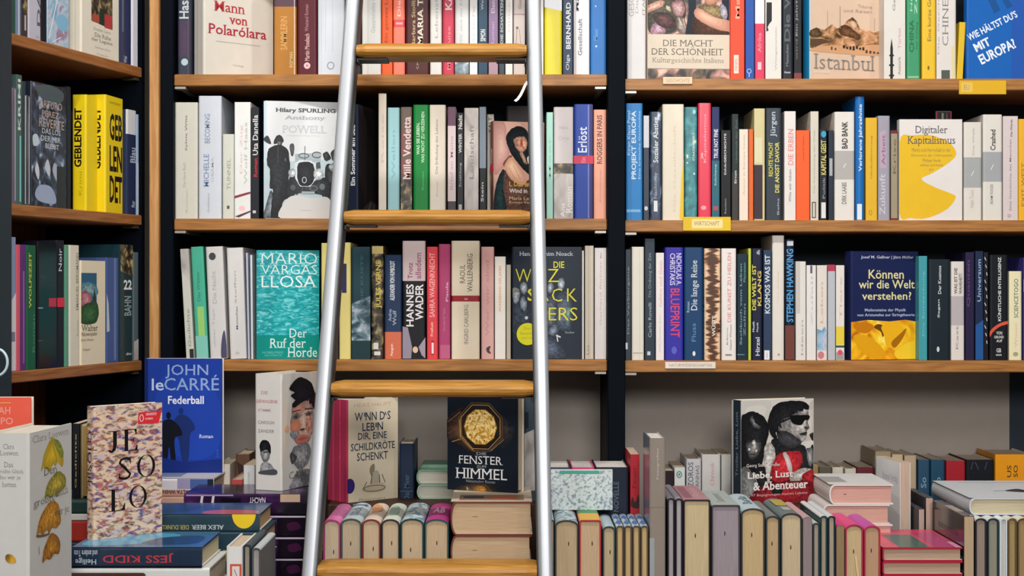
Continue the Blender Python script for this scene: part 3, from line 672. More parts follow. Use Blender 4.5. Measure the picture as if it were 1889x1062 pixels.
B.s(1631, 1671, None, 'd7d4cf', 'light grey spine with a black minaret silhouette', [P([(1645, 70), (1647.5, 88), (1647.5, 150), (1642.5, 150), (1642.5, 88)], '1c2420'), E(1645, 102, 4.5, 2.5, '1c2420'), E(1645, 120, 5, 2.5, '1c2420'), E(1645, 139, 5, 2.5, '1c2420'), V('Türkei', 1657, 52, 1662, 90, 'd0a0a8'), V('Atatürk', 1657, 104, 1662, 138, '9a8a8c'), V('Gesicht', 1647, -40, 1652, 20, '8a8c8c')], hc=False)
B.s(1673, 1699, None, '3d946a', 'green spine with dark green lettering', [V('CHINA', 1678, 36, 1687, 96, '1f6a48', .02), V('Der Aufstieg', 1690, 40, 1695, 90, '246e4e'), V('Neue', 1680, -30, 1684, 20, '9cd0b4'), V('Zeit', 1688, -30, 1693, 26, 'b0dcc4'), R(1675, 140, 1696, 143, '88c4a4')])
B.s(1701, 1727, None, 'e2ba30', 'yellow spine with thin dark lettering, top shelf', [V('Eine kurze Geschichte', 1711, -50, 1718, 76, '8a7440', .012), E(1713, 125, 2, 4, '7a6430')])
B.s(1728, 1765, None, 'd6d2cf', 'wide whitish spine with spaced grey capitals', [V('CHINESEN', 1739, -52, 1750, 84, '7e7c7c', -.006, 90, True), R(1737, 129, 1753, 150, '4c5650'), V('Die Geschichte', 1730, -50, 1733, 100, 'a8a6a4'), R(1756, 84, 1762, 148, 'd8cc9c')])
B.s(1766, 1778, 40, 'd8b428', 'slim yellow booklet squeezed beside the blue cover', tilt=3, hc=False, dy=.006)
B.c(1776, 1783, 1905, None, 3, '1560b4', 'bright blue face-out book with slanted white lettering', [R(1866, -80, 1905, 150, '2256ac'), T("WIE HÄLTST DU'S", 1779, 38, 1880, 54, 'e4ecf4', 27., .02), T('MIT', 1796, 74, 1827, 90, 'e4ecf4', 27., .03), T('EUROPA?', 1803, 85, 1876, 104, 'e4ecf4', 27., .03), P([(1821, -4), (1832, -10), (1845, 18), (1834, 24)], '15508e'), P([(1846, -6), (1856, -10), (1868, 10), (1858, 16)], '15508e')], Tk=.02, Ht=.215)

# ------------------------------------------------------------------ ladder bay, middle shelf
Cc = Row(ZC, 'ladder bay middle shelf')
Cc.s(322, 364.5, 188.5, 'd6d5cb', 'thick cream-grey spine at the dark upright', [V('Sylvia Witt', 341, 212, 346, 278, '7a6a70'), V('Das blaue Buch', 337, 300, 342, 345, 'b0aea8'), V('Roman', 342, 350, 346, 392, 'b8b6ae')])
Cc.s(365.5, 408.5, 176.5, 'cfd6e2', 'tall pale blue-white spine with blue capitals', [V('BECOMING', 377, 210, 387, 264, '8090b4', .012), V('MICHELLE', 375, 284, 385, 344, '7890b8', .012), V('OBAMA', 389, 290, 394, 336, 'b0b4c0'), V('Goldmann', 382, 356, 386, 392, 'a0a8b4')])
Cc.s(409.5, 431.5, 247, 'cdd0c8', 'short grey-white spine with a tiny dark mark', [V('TUNNEL', 418, 292, 425, 350, '9ca098', .01), R(418, 379, 423, 385, '54584c')])
Cc.s(432, 462, 188, 'dfe2e2', 'white spine crossed by slanted dark red lines', [P([(432, 361), (462, 353), (462, 357), (432, 366)], '8a3848'), P([(432, 399), (462, 388), (462, 391), (440, 401)], '5a3a4c'), E(446, 384, 6, 5, 'eec0c4'), V('Der Zug', 442, 230, 448, 320, 'd8bcc0'), V('Wolf Haas', 450, 225, 456, 340, 'b8c0b8')], hc=False)
Cc.s(463, 478, 198, '20242c', 'black spine with white and red lettering', [V('Uta Danella', 466, 212, 476, 286, 'd8d8d8', .01), V('Roman', 468, 292, 475, 326, 'b8303c', .02), R(466, 388, 472, 393, 'c8c8c8')], hc=False)
Cc.c(480, 486, 629, 185.5, 12, 'dce0e4', 'face-out biography with a black figure and an old car', [
  R(486, 186, 492, 404, 'c4d8e2'), T('Hilary SPURLING', 508, 198, 619, 208, '43484e', 0, .03, True), T('Anthony', 524, 212, 601, 221, 'a8acb4', 0, .02, True), T('POWELL', 520, 230, 602, 244, 'c6c8d0', 0, .02, True), T('Dancing to the Music of Time', 528, 247, 590, 251, 'd8c8cc'),
  P([(486, 300), (629, 290), (629, 404), (486, 404)], 'bccfd8'), C([(486, 256), (494, 250), (500, 265), (490, 262)], '2c3238'),
  GC([(505, 265), (508, 252), (515, 248), (521, 253), (523, 261), (514, 263)], '1c2026', '32363c'), GC([(511, 260), (519, 260), (519, 269), (513, 270)], '3c3e42', '8a8886'),
  GC([(486, 404), (490, 380), (500, 350), (508, 380), (512, 404)], '4c545c', '9aa6ae'), GC([(493, 286), (497, 273), (511, 267), (521, 268), (531, 277), (535, 307), (532, 328), (532, 362), (522, 371), (517, 398), (514, 404), (500, 404), (502, 364), (503, 349), (497, 345), (498, 315), (493, 303)], '15191f', '2c3036'), R(512, 270, 513, 300, '4a4e54'), E(526, 294, 1, 3, '70767c'),
  GC([(534, 268), (541, 264), (542, 282), (537, 286)], '3a3e44', '5c6066'), P([(544, 283), (590, 280), (592, 296), (544, 298)], 'a4b2ba'), RING(560, 286, 10, 5, 1.5, '2c3036'), RING(584, 284, 9, 6, 1.5, '2c3036'), L(562, 268, 562, 298, 1.2, '4a4e54'), L(592, 272, 592, 320, 1, 'd0d8dc'), GC([(595, 282), (604, 278), (610, 290), (600, 294)], '24282e', '3c4046'), GC([(610, 280), (618, 272), (629, 276), (629, 292), (614, 294)], '2c3036', '4a4e54'), GC([(583, 300), (590, 298), (590, 310), (584, 312)], '3c4248', '5c6268'),
  GC([(600, 306), (612, 300), (629, 300), (629, 404), (618, 385), (602, 350)], '24282e', '4a5056'), GC([(606, 304), (616, 300), (622, 308), (612, 314)], '8a969c', 'c0ccd0'), GC([(532, 330), (545, 322), (560, 330), (580, 332), (600, 326), (614, 345), (611, 372), (602, 362), (585, 356), (545, 356), (530, 366)], '22262c', '3c4248'),
  P([(543, 300), (552, 294), (574, 295), (582, 304), (582, 330), (572, 343), (553, 343), (544, 328)], 'd4dade'), GC([(549, 303), (558, 298), (572, 298), (579, 307), (579, 330), (570, 341), (555, 341), (548, 328)], '14181e', '24282e'), RING(561, 331, 4.5, 6, 1.5, 'b0b8bc'), GE(538.5, 318, 7, 8, '9aa6ac', 'e8ecee'), GE(587, 320, 9.5, 10.5, 'a4b0b6', 'eef0f2'), R(556, 352, 580, 356, 'a8b2b6'), E(594, 343, 5, 6, '6a747a'), E(540, 345, 5, 5, '50585e'), RING(578, 346, 8, 5, 1.5, '70787e'),
  C([(518, 404), (526, 371), (543, 360), (575, 364), (602, 362), (611, 375), (613, 404)], 'd6d6d6'), R(553, 387, 574, 388, 'b8b8b8')], bands=[(180, 410, '1c3448')], Tk=.032)
Cc.c(642, 661, 697, 192, 75, '2b2627', 'dark brown turned book with navy spine just past the ladder rail', [P([(664, 404), (697, 404), (697, 374), (684, 366), (672, 380)], '4a4442'), L(684, 370, 676, 398, 1, '9a948c'), L(690, 372, 688, 398, 1, '8a847c'), R(662, 192, 697, 200, '3a3230')], [V('Ein Sommer am See', 647, 230, 655, 342, 'd8dce4', .02)], bands=[(180, 410, '152033')])
Cc.s(698, 713, 172, 'd9d0c2', 'tall narrow cream spine rising above its neighbours', [V('Reise', 703, 210, 708, 300, 'c4bcb0')], side='3a3230', Wd=.15, dy=.001)
Cc.s(714.5, 737, 198, '9ccbd2', 'pale aqua spine', [V('Wellen', 722, 240, 729, 330, '86b4c0')])
Cc.s(738.5, 760, 197, '6e6058', 'brownish photo spine with white and red script', [P([(739, 330), (760, 330), (760, 400), (739, 400)], '@collage'), V('Mille Vendetta', 743, 215, 758, 330, 'e4c8c8', .02), V('Die Reise', 740, 240, 745, 320, 'a8404c', .02)])
Cc.s(762, 791, 193, '0c8238', 'bright green spine with two lines of white text', [V('WAS SIE LIEBEN,', 768, 226, 775, 285, 'c8e8cc', .015), V('WAS NICHT ZU VERZEIHEN', 777, 206, 783, 300, 'c8e8cc', .015), V('Roman', 778, 316, 782, 350, '58b478')])
Cc.s(792, 822, 193, 'ddd5c6', 'wide cream spine with thin dark lettering', [V('Die Erfindung des Lebens', 803, 220, 809, 320, '948c82'), V('Roman', 804, 334, 808, 362, 'bcb2a4')])
Cc.s(825.5, 841, 197, 'ddcdd0', 'pinkish white spine with a purple top', [V('Brief an Mama', 830, 250, 836, 350, 'c0a8b0')], [(190, 232, '6d4e64'), (371, 410, '4a4248')], hc=False)
Cc.s(843, 855, 208, '20242a', 'thin black spine with broken white title', [V('Nacht', 845, 212, 853, 238, 'd0ccc4', .03), V('WINTER', 846, 246, 852, 282, 'c8c8c4', .03), V('Erzählung', 847, 300, 852, 344, '9aa0a0'), R(846, 377, 852, 389, 'b8b8b4')], hc=False)
Cc.s(856, 883, 199, '@stone', 'stone grey mottled spine', [V('Landschaft', 866, 230, 874, 330, '8c8684')], hc=False)
Cc.s(884, 897, 197, '7c8a98', 'blue-grey spine with a black lower half', [V('Stein', 887, 336, 892, 372, 'd8d8d8', .01)], [(310, 410, '16181e')], hc=False)
Cc.s(898, 911, 207, 'c9c2b4', 'thin cream spine behind the woman with the dark scarf', [V('KALT', 900, 212, 908, 240, '5a544c', .02)], hc=False, dy=.036)
Cc.c(897, 910, 1004, 223, 18, 'c89a8a', 'small face-out book showing a woman in a dark scarf', [P([(910, 224), (1004, 224), (1004, 404), (910, 404)], 'c09486'), C([(910, 226), (960, 226), (950, 300), (930, 330), (910, 340)], 'd0a898'),
  GC([(910, 224), (930, 224), (936, 262), (940, 285), (926, 312), (910, 316)], 'b88880', 'd8b0a4', 4), GC([(911, 404), (914, 350), (924, 318), (936, 314), (960, 334), (985, 334), (998, 404)], '4a3430', '6c4a40'), GC([(911, 380), (914, 347), (923, 317), (930, 314), (928, 347), (934, 380), (932, 404), (912, 404)], '14242a', '1d3a3c'),
  GC([(934, 249), (942, 238), (957, 231), (971, 238), (976, 255), (980, 290), (978, 320), (966, 312), (959, 304), (946, 288), (938, 273), (934, 261)], '10161c', '1e262e'), GC([(947, 258), (955, 251), (967, 251), (972, 261), (970, 273), (962, 279), (954, 275)], 'a87c68', 'dcb49c', 4, (964, 262)), GC([(960, 256), (964, 256), (964, 270), (959, 268)], 'b86a58', 'b03c34'), L(952, 258, 957, 257, 1, '4a3028'), L(966, 256, 970, 256, 1, '4a3028'), GC([(958, 281), (964, 279), (972, 300), (966, 298)], '8a6c58', 'c4a088'),
  C([(928, 300), (940, 286), (944, 290), (932, 306)], '6a4038'), GC([(930, 304), (941, 289), (953, 297), (964, 317), (971, 334), (961, 340), (944, 331), (934, 318)], 'c09078', 'e8c0a4', 4, (945, 306)), L(938, 308, 950, 330, 1, 'b8846c'), L(946, 304, 960, 330, 1, 'b8846c'), C([(972, 290), (976, 286), (978, 298), (974, 300)], 'd8d4c8'),
  T('L Das ist', 939, 334, 978, 343, 'd0a848', 0, .02), T('Wind in den', 939, 347, 990, 355, 'e4dcd4', 0, .02), T('Maria Lazar', 939, 362, 988, 368, 'd8c098'), T('Roman Verlag', 939, 370, 988, 376, 'd8c098')],
  [E(903.5, 310, 6.5, 8, 'd83a50'), V('Winter', 899, 272, 906, 302, 'e0c8c0', .02), R(899, 322, 903, 342, 'b0884a')], bands=[(220, 410, '8a5a52')], Tk=.02)
Cc.s(933, 981, 186, '3c3034', 'dark brown book standing tall behind the woman with the dark scarf', dy=.085, Wd=.12)
Cc.s(1008, 1020.5, 207, 'a6d6ca', 'thin mint green spine', [V('Meer', 1012, 250, 1016, 330, '8cc0b4')], hc=False)
Cc.s(1021.5, 1058, 197, 'cbc4c6', 'light grey spine with a dark photo strip across it', [P([(1021, 301), (1058, 301), (1058, 320), (1021, 320)], '@collage'), P([(1021, 321), (1058, 321), (1058, 404), (1021, 404)], '@stone'), V('Roman', 1044, 344, 1056, 392, 'e8e4e4', .01), V('Ana', 1034, 374, 1042, 400, 'e8e4e4', .01), T('Nino', 1032, 232, 1048, 238, 'a8a2a8'), T('Orte', 1030, 250, 1050, 258, 'b4aeb2')])
Cc.s(1059, 1094, 192, '2b49a4', 'royal blue spine wrapped with a red paper band', [V('Erlöst', 1066, 234, 1083, 281, 'dfe6f4', .01), R(1085, 193, 1086.5, 403, '8a94c8'), R(1089, 193, 1094, 403, '3a2c5c')], band=(287, 302, 'c83a58', [V('Ein', 1072, 290, 1080, 300, 'e890a0')]), hc=True)
Cc.s(1095, 1119, 202, 'eda891', 'salmon spine with black capitals', [V('ROGGERS IN PARIS', 1101, 212, 1111, 302, '5e4844', .02), V('Kriminalroman', 1106, 312, 1109, 372, 'c08a78')])

# ------------------------------------------------------------------ end bay, middle shelf
D = Row(ZD, 'end bay middle shelf')
D.s(1155, 1186, 190, '2f7fc2', 'sky blue spine with white capitals next to the black upright', [V('PROJEKT EUROPA', 1165, 204, 1176, 330, 'd4e6f4', .016), V('Kiran Klaus Patel', 1157, 204, 1163, 286, 'a8cce8', .01), V('Eine kritische Geschichte', 1178, 204, 1182, 330, '9cc4e4'), R(1156, 386, 1182, 391, '7cb0dc')])
D.s(1187, 1198, 213, '3c4454', 'thin slate spine with a white top part', [E(1192, 384, 3.5, 4, 'c8ccd4')], [(205, 272, 'ced0d8')], hc=False)
D.s(1199, 1221, 206, '@navy_dot', 'dark blue speckled spine with crowded white lettering', [V('Sozialer Abstieg', 1205, 216, 1217, 300, 'd4dae2', .02), V('Nachtwey', 1206, 318, 1214, 366, '9aa8b8', .01), R(1206, 370, 1213, 390, 'dde2e8')])
D.s(1222, 1262, 192, 'e2dac8', 'thick cream spine with a yellow flash along one edge', [V('Die Gesellschaft', 1242, 230, 1247, 390, 'e0c8b0'), P([(1262, 293), (1262, 404), (1254, 404), (1257, 330)], 'eac432')])
D.s(1263, 1287, 197, '@teal_dot', 'teal spine with small white dots', [V('STAATEN WELT', 1278, 244, 1282, 296, 'c0dcd8', .02), E(1268, 288, 2, 4, 'd8d8a0'), E(1268, 300, 1.5, 2, 'd8d8a0'), E(1281, 320, 2, 2, 'c0dce0'), E(1281, 206, 3, 4, '9ad0d0')])
D.s(1288, 1312, 190, 'de4058', 'crimson red spine, middle shelf, beside the navy and teal spine', [V('Kapitalismus', 1298, 210, 1304, 300, 'f0a0ac'), V('Linke', 1292, 282, 1297, 292, 'f4c8d0', .02), E(1298, 383, 5, 4, 'eca0ac')], rough=.25, coat=.3)
D.s(1313, 1328, 197, '1e2a5a', 'narrow navy spine turning teal below', [V('TRUE NOT FINE', 1317, 238, 1325, 292, 'd8dce8', .02), V('Suhrkamp', 1318, 302, 1323, 342, 'a8c8d4', .01), R(1316, 380, 1325, 388, 'b04a58')], [(296, 420, '2a6474')], hc=False)
D.s(1330, 1349, 240, '12141a', 'short black spine with a split white title', [V('GESCHICHTE', 1336, 246, 1340, 300, 'd4d4d4', .02), V('Ethik', 1336, 300, 1340, 322, 'b8b8b8', .02), V('Reclam', 1337, 366, 1340, 394, '9a9a8a')], hc=False)
D.s(1350, 1363, 210, '1f2c2c', 'dark green-black spine', [V('Umbruch der Zeit', 1357, 220, 1361, 300, '4a6464'), V('Ernst', 1355, 314, 1359, 338, 'c4ccc4', .02)], [(318, 420, '3a3838')], hc=False)
D.s(1364, 1381, 238, 'ead9cb', 'short cream-pink spine', [V('Armut in Europa heute', 1371, 248, 1376, 360, 'c8b4a6')], hc=False)
D.s(1381.5, 1390, 238, 'dc6a30', 'thin burnt orange edge beside the khaki spine', hc=False)
D.s(1391, 1411, 200, 'cfc596', 'khaki spine with a dark plum lower half', [R(1407, 200, 1411, 404, 'c8be8c'), R(1392, 254, 1406, 300, 'd8d2ae')], [(304, 404, '3b2e38')])
D.s(1412.5, 1442, 199, '343e48', 'dark slate spine with two yellow title lines', [V('RECHTE MACHT', 1418, 262, 1426, 325, 'cfc83c', .02), V('DIE ANGST DAVOR', 1430, 262, 1438, 355, 'd8d070', .02), V('Jürgen', 1421, 206, 1434, 252, 'b4bcc8'), V('Beltz', 1434, 365, 1438, 396, '9aa4ac')])
D.s(1447, 1468.5, 205, 'e0dcda', 'white spine with red letters above grey ones', [V('DIE ERBEN', 1454, 238, 1464, 304, 'e08c88', .012), V('Wie wir leben', 1455, 312, 1460, 372, '8a8684')], hc=False)
D.s(1469, 1494.5, 240, 'f2602a', 'short bright orange spine', [V('Utopien für Realisten', 1481, 250, 1485, 296, 'b0441c')], hc=False)
D.s(1495.5, 1511, 205, 'cfcabe', 'light grey-beige spine with an outlined box at its foot', [V('Die Vermessung der Welt', 1501, 240, 1505, 356, 'a8a298'), R(1498, 372, 1506, 402, '5a5854'), R(1500, 374, 1504, 400, 'cfcabe')], hc=False)
D.s(1512.5, 1526, 238, '1b2026', 'short black spine with yellow title and blue dot', [E(1520, 247, 5, 6, '3a9cc8'), V('KAPITAL GEIST', 1515, 258, 1525, 322, 'd0c86c', .02), V('Politik', 1518, 326, 1523, 366, '848c90'), R(1515.5, 373, 1524, 402, 'dadada')], hc=False)
D.s(1528.5, 1538, 240, '252d3c', 'narrow dark navy spine with a grey box', [R(1530, 292, 1536, 324, 'a4a8ae')], hc=False)
D.s(1539.5, 1577, 206, 'dddad5', 'wide off-white spine with black title over a grey band', [V('BAD BANK', 1553, 224, 1564, 274, '3a3838', .03), V('DIRK LAABS', 1553, 336, 1562, 376, '7a7876', .02), L(1556, 309, 1561, 301, 1.4, 'e4e2de')], [(278, 331, 'aeacaa')])
D.s(1578, 1595.5, 178, '1a68b2', 'tall blue spine rising above its row', [V('Verlorene Jahrzehnte', 1584, 192, 1592, 316, 'd4e4f4', .02), R(1581, 376, 1590, 408, 'dde4ec')], hc=False, full=True)
D.s(1597, 1618.5, 217, 'ddb02c', 'mustard yellow spine', [V('Globalisierung', 1606, 250, 1610, 330, '9a7c28'), RING(1606, 392, 3, 5, 1, '9a7c28')], hc=False)
D.s(1620, 1643, 213, '9c9aaa', 'grey-lilac spine with a pale mauve plate', [P([(1623, 244), (1635, 238), (1636, 310), (1624, 310)], 'b4a0b4'), V('Arbeit', 1627, 248, 1634, 304, '94607c', .01), V('Zukunft', 1623, 320, 1634, 396, 'c4c2cc')])
D.s(1644.5, 1657, 240, '9a9078', 'short khaki spine with dark red head', [V('Krise', 1648, 256, 1654, 320, '6e6654')], [(220, 246, '6a2a34'), (402, 412, '7a2a30')])
D.c(1656.5, 1659, 1775, 220, -6 + 6, 'dedad8', 'face-out paperback with a yellow shape and grey serif title', [
  C([(1659, 262), (1684, 250), (1720, 250), (1752, 264), (1764, 284), (1750, 300), (1722, 318), (1700, 330), (1724, 345), (1750, 355), (1763, 364), (1746, 386), (1710, 402), (1680, 402), (1659, 392)], 'e2b822'),
  T('Digitaler', 1689, 232, 1748, 250, '55525a', 0, 0, True), T('Kapitalismus', 1674, 251, 1762, 270, '55505a', 0, 0, True), T('Markt und Herrschaft in der', 1682, 273, 1754, 280, '8a7c4a'), T('Ökonomie der Unknappheit', 1680, 283, 1757, 290, '8a7c4a'), T('Philipp Staab', 1702, 293, 1735, 300, '8a7c4a'), T('edition suhrkamp', 1697, 302, 1740, 308, '8a7c4a'), T('SV', 1714, 311, 1722, 315, '8a7c4a')], Tk=.02, hc=False)
D.s(1738, 1770, 199, '232426', 'dark book with a thin red frame peeking above the yellow-shape cover', [R(1739, 200, 1741, 300, 'a83a44'), R(1767, 200, 1769, 300, 'a83a44'), R(1739, 199, 1769, 201, 'a83a44'), R(1750, 203, 1754, 260, '8a8a86'), R(1759, 203, 1761, 260, '5c5c5a')], dy=.05)
D.s(1778, 1812, 225, 'd9d6ce', 'off-white spine with a grey band, no visible title', [V('Die Welt', 1794, 236, 1798, 286, 'b0aca4'), V('Adam Tooze', 1789, 350, 1797, 384, 'c4b8b0'), L(1792, 324, 1797, 315, 1.4, 'e0deda')], [(290, 346, 'a3a7a9')])
D.s(1813.5, 1849.5, 211, 'd8d6cf', 'wide off-white spine with grey band and slanted title', [V('Crashed', 1827, 239, 1837, 277, '46443f', .02), V('ADAM TOOZE', 1827, 340, 1832, 377, '74726c', .01), L(1828, 313, 1833, 303, 1.4, 'e0deda')], [(280, 335, '9fa4a8')])
D.s(1850.5, 1878.5, 214, 'd3c8c9', 'pale lilac-grey spine with small vertical lettering', [V('Die Würde', 1864, 220, 1868, 252, '6a5c70', .02), V('Eine Geschichte des Menschen', 1862, 256, 1866, 388, '948892'), RING(1862, 398, 3, 3, 1, '8a7a84')], hc=False)
D.s(1879.5, 1906, 219, 'e6ae26', 'deep yellow spine at the very end of the row', [V('EXIT WEST', 1885, 300, 1892, 380, 'a07c30', .01)])

# ------------------------------------------------------------------ ladder bay, bottom shelf
Er = Row(ZE, 'ladder bay bottom shelf')
Er.s(343, 358.5, 459, 'cfcfc6', 'slim off-white spine leaning to the dark upright', [V('Gedichte', 348, 570, 354, 640, '88a08c', .01), P([(343, 459), (358, 459), (358, 520), (343, 500)], '@stone'), R(350, 644, 358, 664, '2c3030')], tilt=-3.2, hc=False)
Er.s(361, 384.5, 455, '4fb498', 'glossy sea-green leaning spine with a lime patch', [R(368, 566, 380, 620, '9ccf74'), V('Das Wetter', 369, 500, 375, 556, '3a8a74'), R(362, 620, 384, 661, '86cabd')], tilt=-2.9, rough=.2, coat=.4)
Er.s(387, 419, 455, 'd0cfcf', 'pale grey leaning spine with a dark dot at its head', [E(399, 473, 6.5, 7, '3e4246'), V('Die Nacht', 396, 500, 404, 560, 'b4b0b4'), V('unter Tage', 394, 570, 400, 640, 'b8b4b8'), C([(410, 628), (416, 610), (419, 640), (419, 660), (408, 660)], '4c4a66')], tilt=-2.4)
Er.s(424, 455, 457, 'd3d2d2', 'white-grey leaning spine with one thin dark title', [V('Monschau', 437, 566, 441, 608, '5e5e60', .01), V('Steffen', 436, 500, 440, 560, 'a4a09c'), V('dtv', 434, 648, 442, 654, 'a8a8a8', .01, 0)], tilt=-2.0)
Er.s(457, 461, 466, 'b7c0d4', 'very thin pale blue booklet by the teal cover', tilt=-1.2, hc=False)
Er.s(462.5, 467, 470, 'd5d7dc', 'very thin white booklet touching the teal cover', tilt=-.6, hc=False)
Er.c(468, 473, 589, 461, 11, '109096', 'glossy teal sea face-out book with white serif title', [P([(473, 455), (589, 455), (589, 668), (473, 668)], '@sea'), R(473, 618, 589, 668, '0f8e86'), T('MARIO', 480, 466, 585, 487, 'd8eeee', 0, -.01, True), T('VARGAS', 480, 488, 585, 506, 'd8eeee', 0, -.01, True), T('LLOSA', 480, 508, 585, 530, 'e4f4f4', 0, -.005, True), T('Der', 534, 606, 566, 623, 'd4eeea', 0, 0, True), T('Ruf der', 497, 624, 564, 642, 'd4eeea', 0, 0, True), T('Horde', 530, 641, 585, 659, 'd4eeea', 0, 0, True), R(558, 588.5, 586, 589.3, 'a4d4d0'), T('NOBELPREIS', 484, 648, 522, 652, '6cc4bc'), T('FÜR LITERATUR', 488, 653, 520, 657, '6cc4bc')], Tk=.03, rough=.2, coat=.5)
Er.s(592, 607, 448, 'e2d784', 'pale yellow spine hidden behind the ladder rail', hc=True)
Er.s(609, 624, 470, '3b424a', 'dark grey spine hidden behind the ladder rail')
Er.s(625, 647, 447, 'e6d98a', 'pale yellow spine with a navy tab, just past the ladder rail', [R(630, 486, 639, 540, '34365c')])
Er.s(648.5, 683.5, 455, '24444e', 'dark teal spine with a cloudy lower half', [V('Mare', 666, 650, 672, 660, 'c4d0d4', .02, 0), P([(648, 560), (684, 545), (684, 668), (648, 668)], '@cloud'), R(648, 628, 684, 668, '1d3a40'), V('DIE KÜSTE', 664, 470, 670, 560, '3d6470', .02)])
Er.s(685, 707.5, 453, '@collage', 'dark collage spine with yellow capitals running up', [R(686, 454, 707, 468, 'c8b678'), V('JULES VERNE', 693, 480, 705, 568, 'd6c25c', .02, 90, True), R(689, 632, 698, 644, 'd8d8d4'), R(690, 648, 702, 655, 'd8d8d4')])
Er.s(709, 741, 470, '1f3556', 'navy spine with an orange foot', [V('ALEXANDER VON HUMBOLDT', 719, 481, 728, 554, 'd4dae4', .03), V('Andrea', 716, 570, 722, 592, 'a8b4c8', .01), V('Wulf', 724, 572, 731, 600, 'a8b4c8', .01), V('Penguin', 720, 634, 726, 656, 'f0d8c8', .02)], [(612, 670, 'cb6a4e')])
Er.s(742, 785, 444, '14161c', 'thick black spine with a mauve head and white capitals', [V('HANNES', 749, 524, 763, 602, 'e4e0e4', .02), V('WADER', 766, 524, 781, 590, 'e4e0e4', .02), V('Trotz', 752, 484, 761, 514, '8a4468', .01), V('alledem', 766, 466, 777, 514, '9a5a78', .01), P([(742, 602), (752, 604), (760, 640), (758, 663), (742, 663)], '8f8798'), P([(785, 622), (785, 663), (778, 655), (772, 640)], '9a92a0'), E(766, 645, 5, 6, 'd8b8a0')], [(440, 518, 'c6b4b6')])
Er.s(787, 808, 455, 'd8424c', 'coral red spine with pale capitals running its length', [V('SAHRA WAGENKNECHT', 792, 466, 802, 585, 'f2b4b4', .01), R(795, 628, 801, 655, 'a83038'), R(796, 632, 800, 652, 'f0d8d4'), V('Freiheit', 794, 594, 799, 620, 'f0c8a8')])
Er.s(809, 831, 450, 'a8406c', 'rose-magenta spine', [V('Paula', 822, 520, 827, 556, 'd4a0b4', .02), V('Das Leben der Malerin', 817, 568, 821, 610, 'c07c98'), R(812, 636, 830, 662, 'b85c80')])
Er.s(832.5, 885, 444, 'dccfb8', 'very wide cream spine with a dark red stripe', [V('RAOUL', 848, 488, 858, 522, '5a544e', 0), V('WALLENBERG', 862, 468, 872, 538, '55504a', 0), V('INGRID CARLBERG', 856, 562, 864, 634, '746c62', 0), V('btb', 857, 549, 863, 553, 'e0a8a0', .01, 0)], [(545, 556, '941c2c')])
Er.s(887.5, 911.5, 455, 'd9a9a4', 'dusty pink spine with a small black emblem', [V('Wer wir sind', 896, 480, 902, 620, 'cc9490'), C([(897, 642), (905, 638), (903, 646), (906, 652), (899, 650)], '4a3c3c')])
Er.s(912.5, 933, 473, 'e6e2dc', 'white spine with orange lettering', [V('WUNDERKIND DER JAHRE', 920, 490, 926, 575, 'e4a878', .02)], hc=False)
Er.s(934, 942.5, 488, 'b8b0a0', 'narrow beige spine beside the dark yellow-lettered cover', hc=False)
Er.c(943, 945, 1073, 455, 3, '222c3a', 'dark face-out book with yellow capitals and a family photograph', [
  T('Hans-Joachim Noack', 958, 464, 1058, 474, 'b8c0c8', 0, .01, True), T('DIE', 1021, 482, 1041, 494, 'd6d23c', 0, .01), 
  GC([(944, 580), (946, 558), (958, 552), (966, 580), (980, 560), (984, 610), (944, 612)], '222c38', '3a4656'), GC([(945, 540), (949, 534), (958, 536), (959, 546), (955, 558), (948, 558)], '6a7480', 'c4ccd4'), GC([(960, 524), (966, 520), (972, 524), (972, 536), (967, 543), (961, 538)], '5c6672', 'b8c2cc'), GC([(960, 552), (966, 546), (972, 560), (968, 574), (960, 566)], '5c6878', '9aa6b4'), E(971, 586, 3, 3, 'c8d0d8'), C([(944, 534), (950, 530), (958, 534), (954, 538), (946, 540)], '7a7c70'),
  GC([(1004, 570), (1006, 545), (1022, 540), (1030, 572), (1026, 612), (1004, 612)], '2c3644', '6a7686'), GC([(1010, 526), (1014, 521), (1020, 523), (1021, 533), (1016, 541), (1010, 537)], '5c6672', 'b4bec8'), GC([(1029, 518), (1036, 512), (1041, 518), (1041, 528), (1036, 535), (1030, 530)], '5c6672', 'bcc6d0'), GC([(1024, 580), (1028, 546), (1044, 538), (1054, 552), (1056, 590), (1048, 612), (1030, 608)], '343e4c', '66728a', 4), GC([(1044, 570), (1052, 566), (1050, 590), (1046, 600)], '4a6a64', '7a9a92'),
  GC([(1010, 610), (1020, 596), (1030, 600), (1028, 618), (1014, 622)], '343e4c', '8a94a4'), GC([(984, 662), (994, 624), (1012, 616), (1032, 632), (1042, 662)], '2a3442', '5c6880'), L(1026, 618, 1034, 622, 2.5, 'd8dce0'), L(1027, 618, 1029, 630, 2, 'd0d4d8'), 
  T('W', 951, 496, 980, 520, 'd6d23c', 0, -.012), T('E', 982, 496, 994, 519, 'd6d23c', 0, -.01), T('IZ', 1004, 496, 1031, 520, 'd6d23c', 0, -.01), T('S', 973, 532, 987, 555, 'd6d23c', 0, .02), T('Ä', 990, 526, 1012, 555, 'd6d23c', 0, -.01), T('C', 1018, 532, 1037, 556, 'd6d23c', 0, -.01), T('K', 1046, 532, 1064, 556, 'd6d23c', 0, -.01), T('ERS', 1012, 567, 1065, 591, 'd6d23c', 0, -.008),
  E(973, 616, 20, 20.5, 'd8d426', 30), T('Der', 966, 603, 980, 608, 'a8a428'), T('Bestseller', 960, 612, 986, 617, 'a8a428'), T('jetzt neu', 962, 621, 984, 626, 'a8a428'), T('Siedler', 1042, 611, 1060, 615, '9aa4ae')], Tk=.03)
Er.s(1073.5, 1077.5, 462, 'dad8d4', 'paper-thin white booklet beside the dark yellow-lettered cover', hc=False)
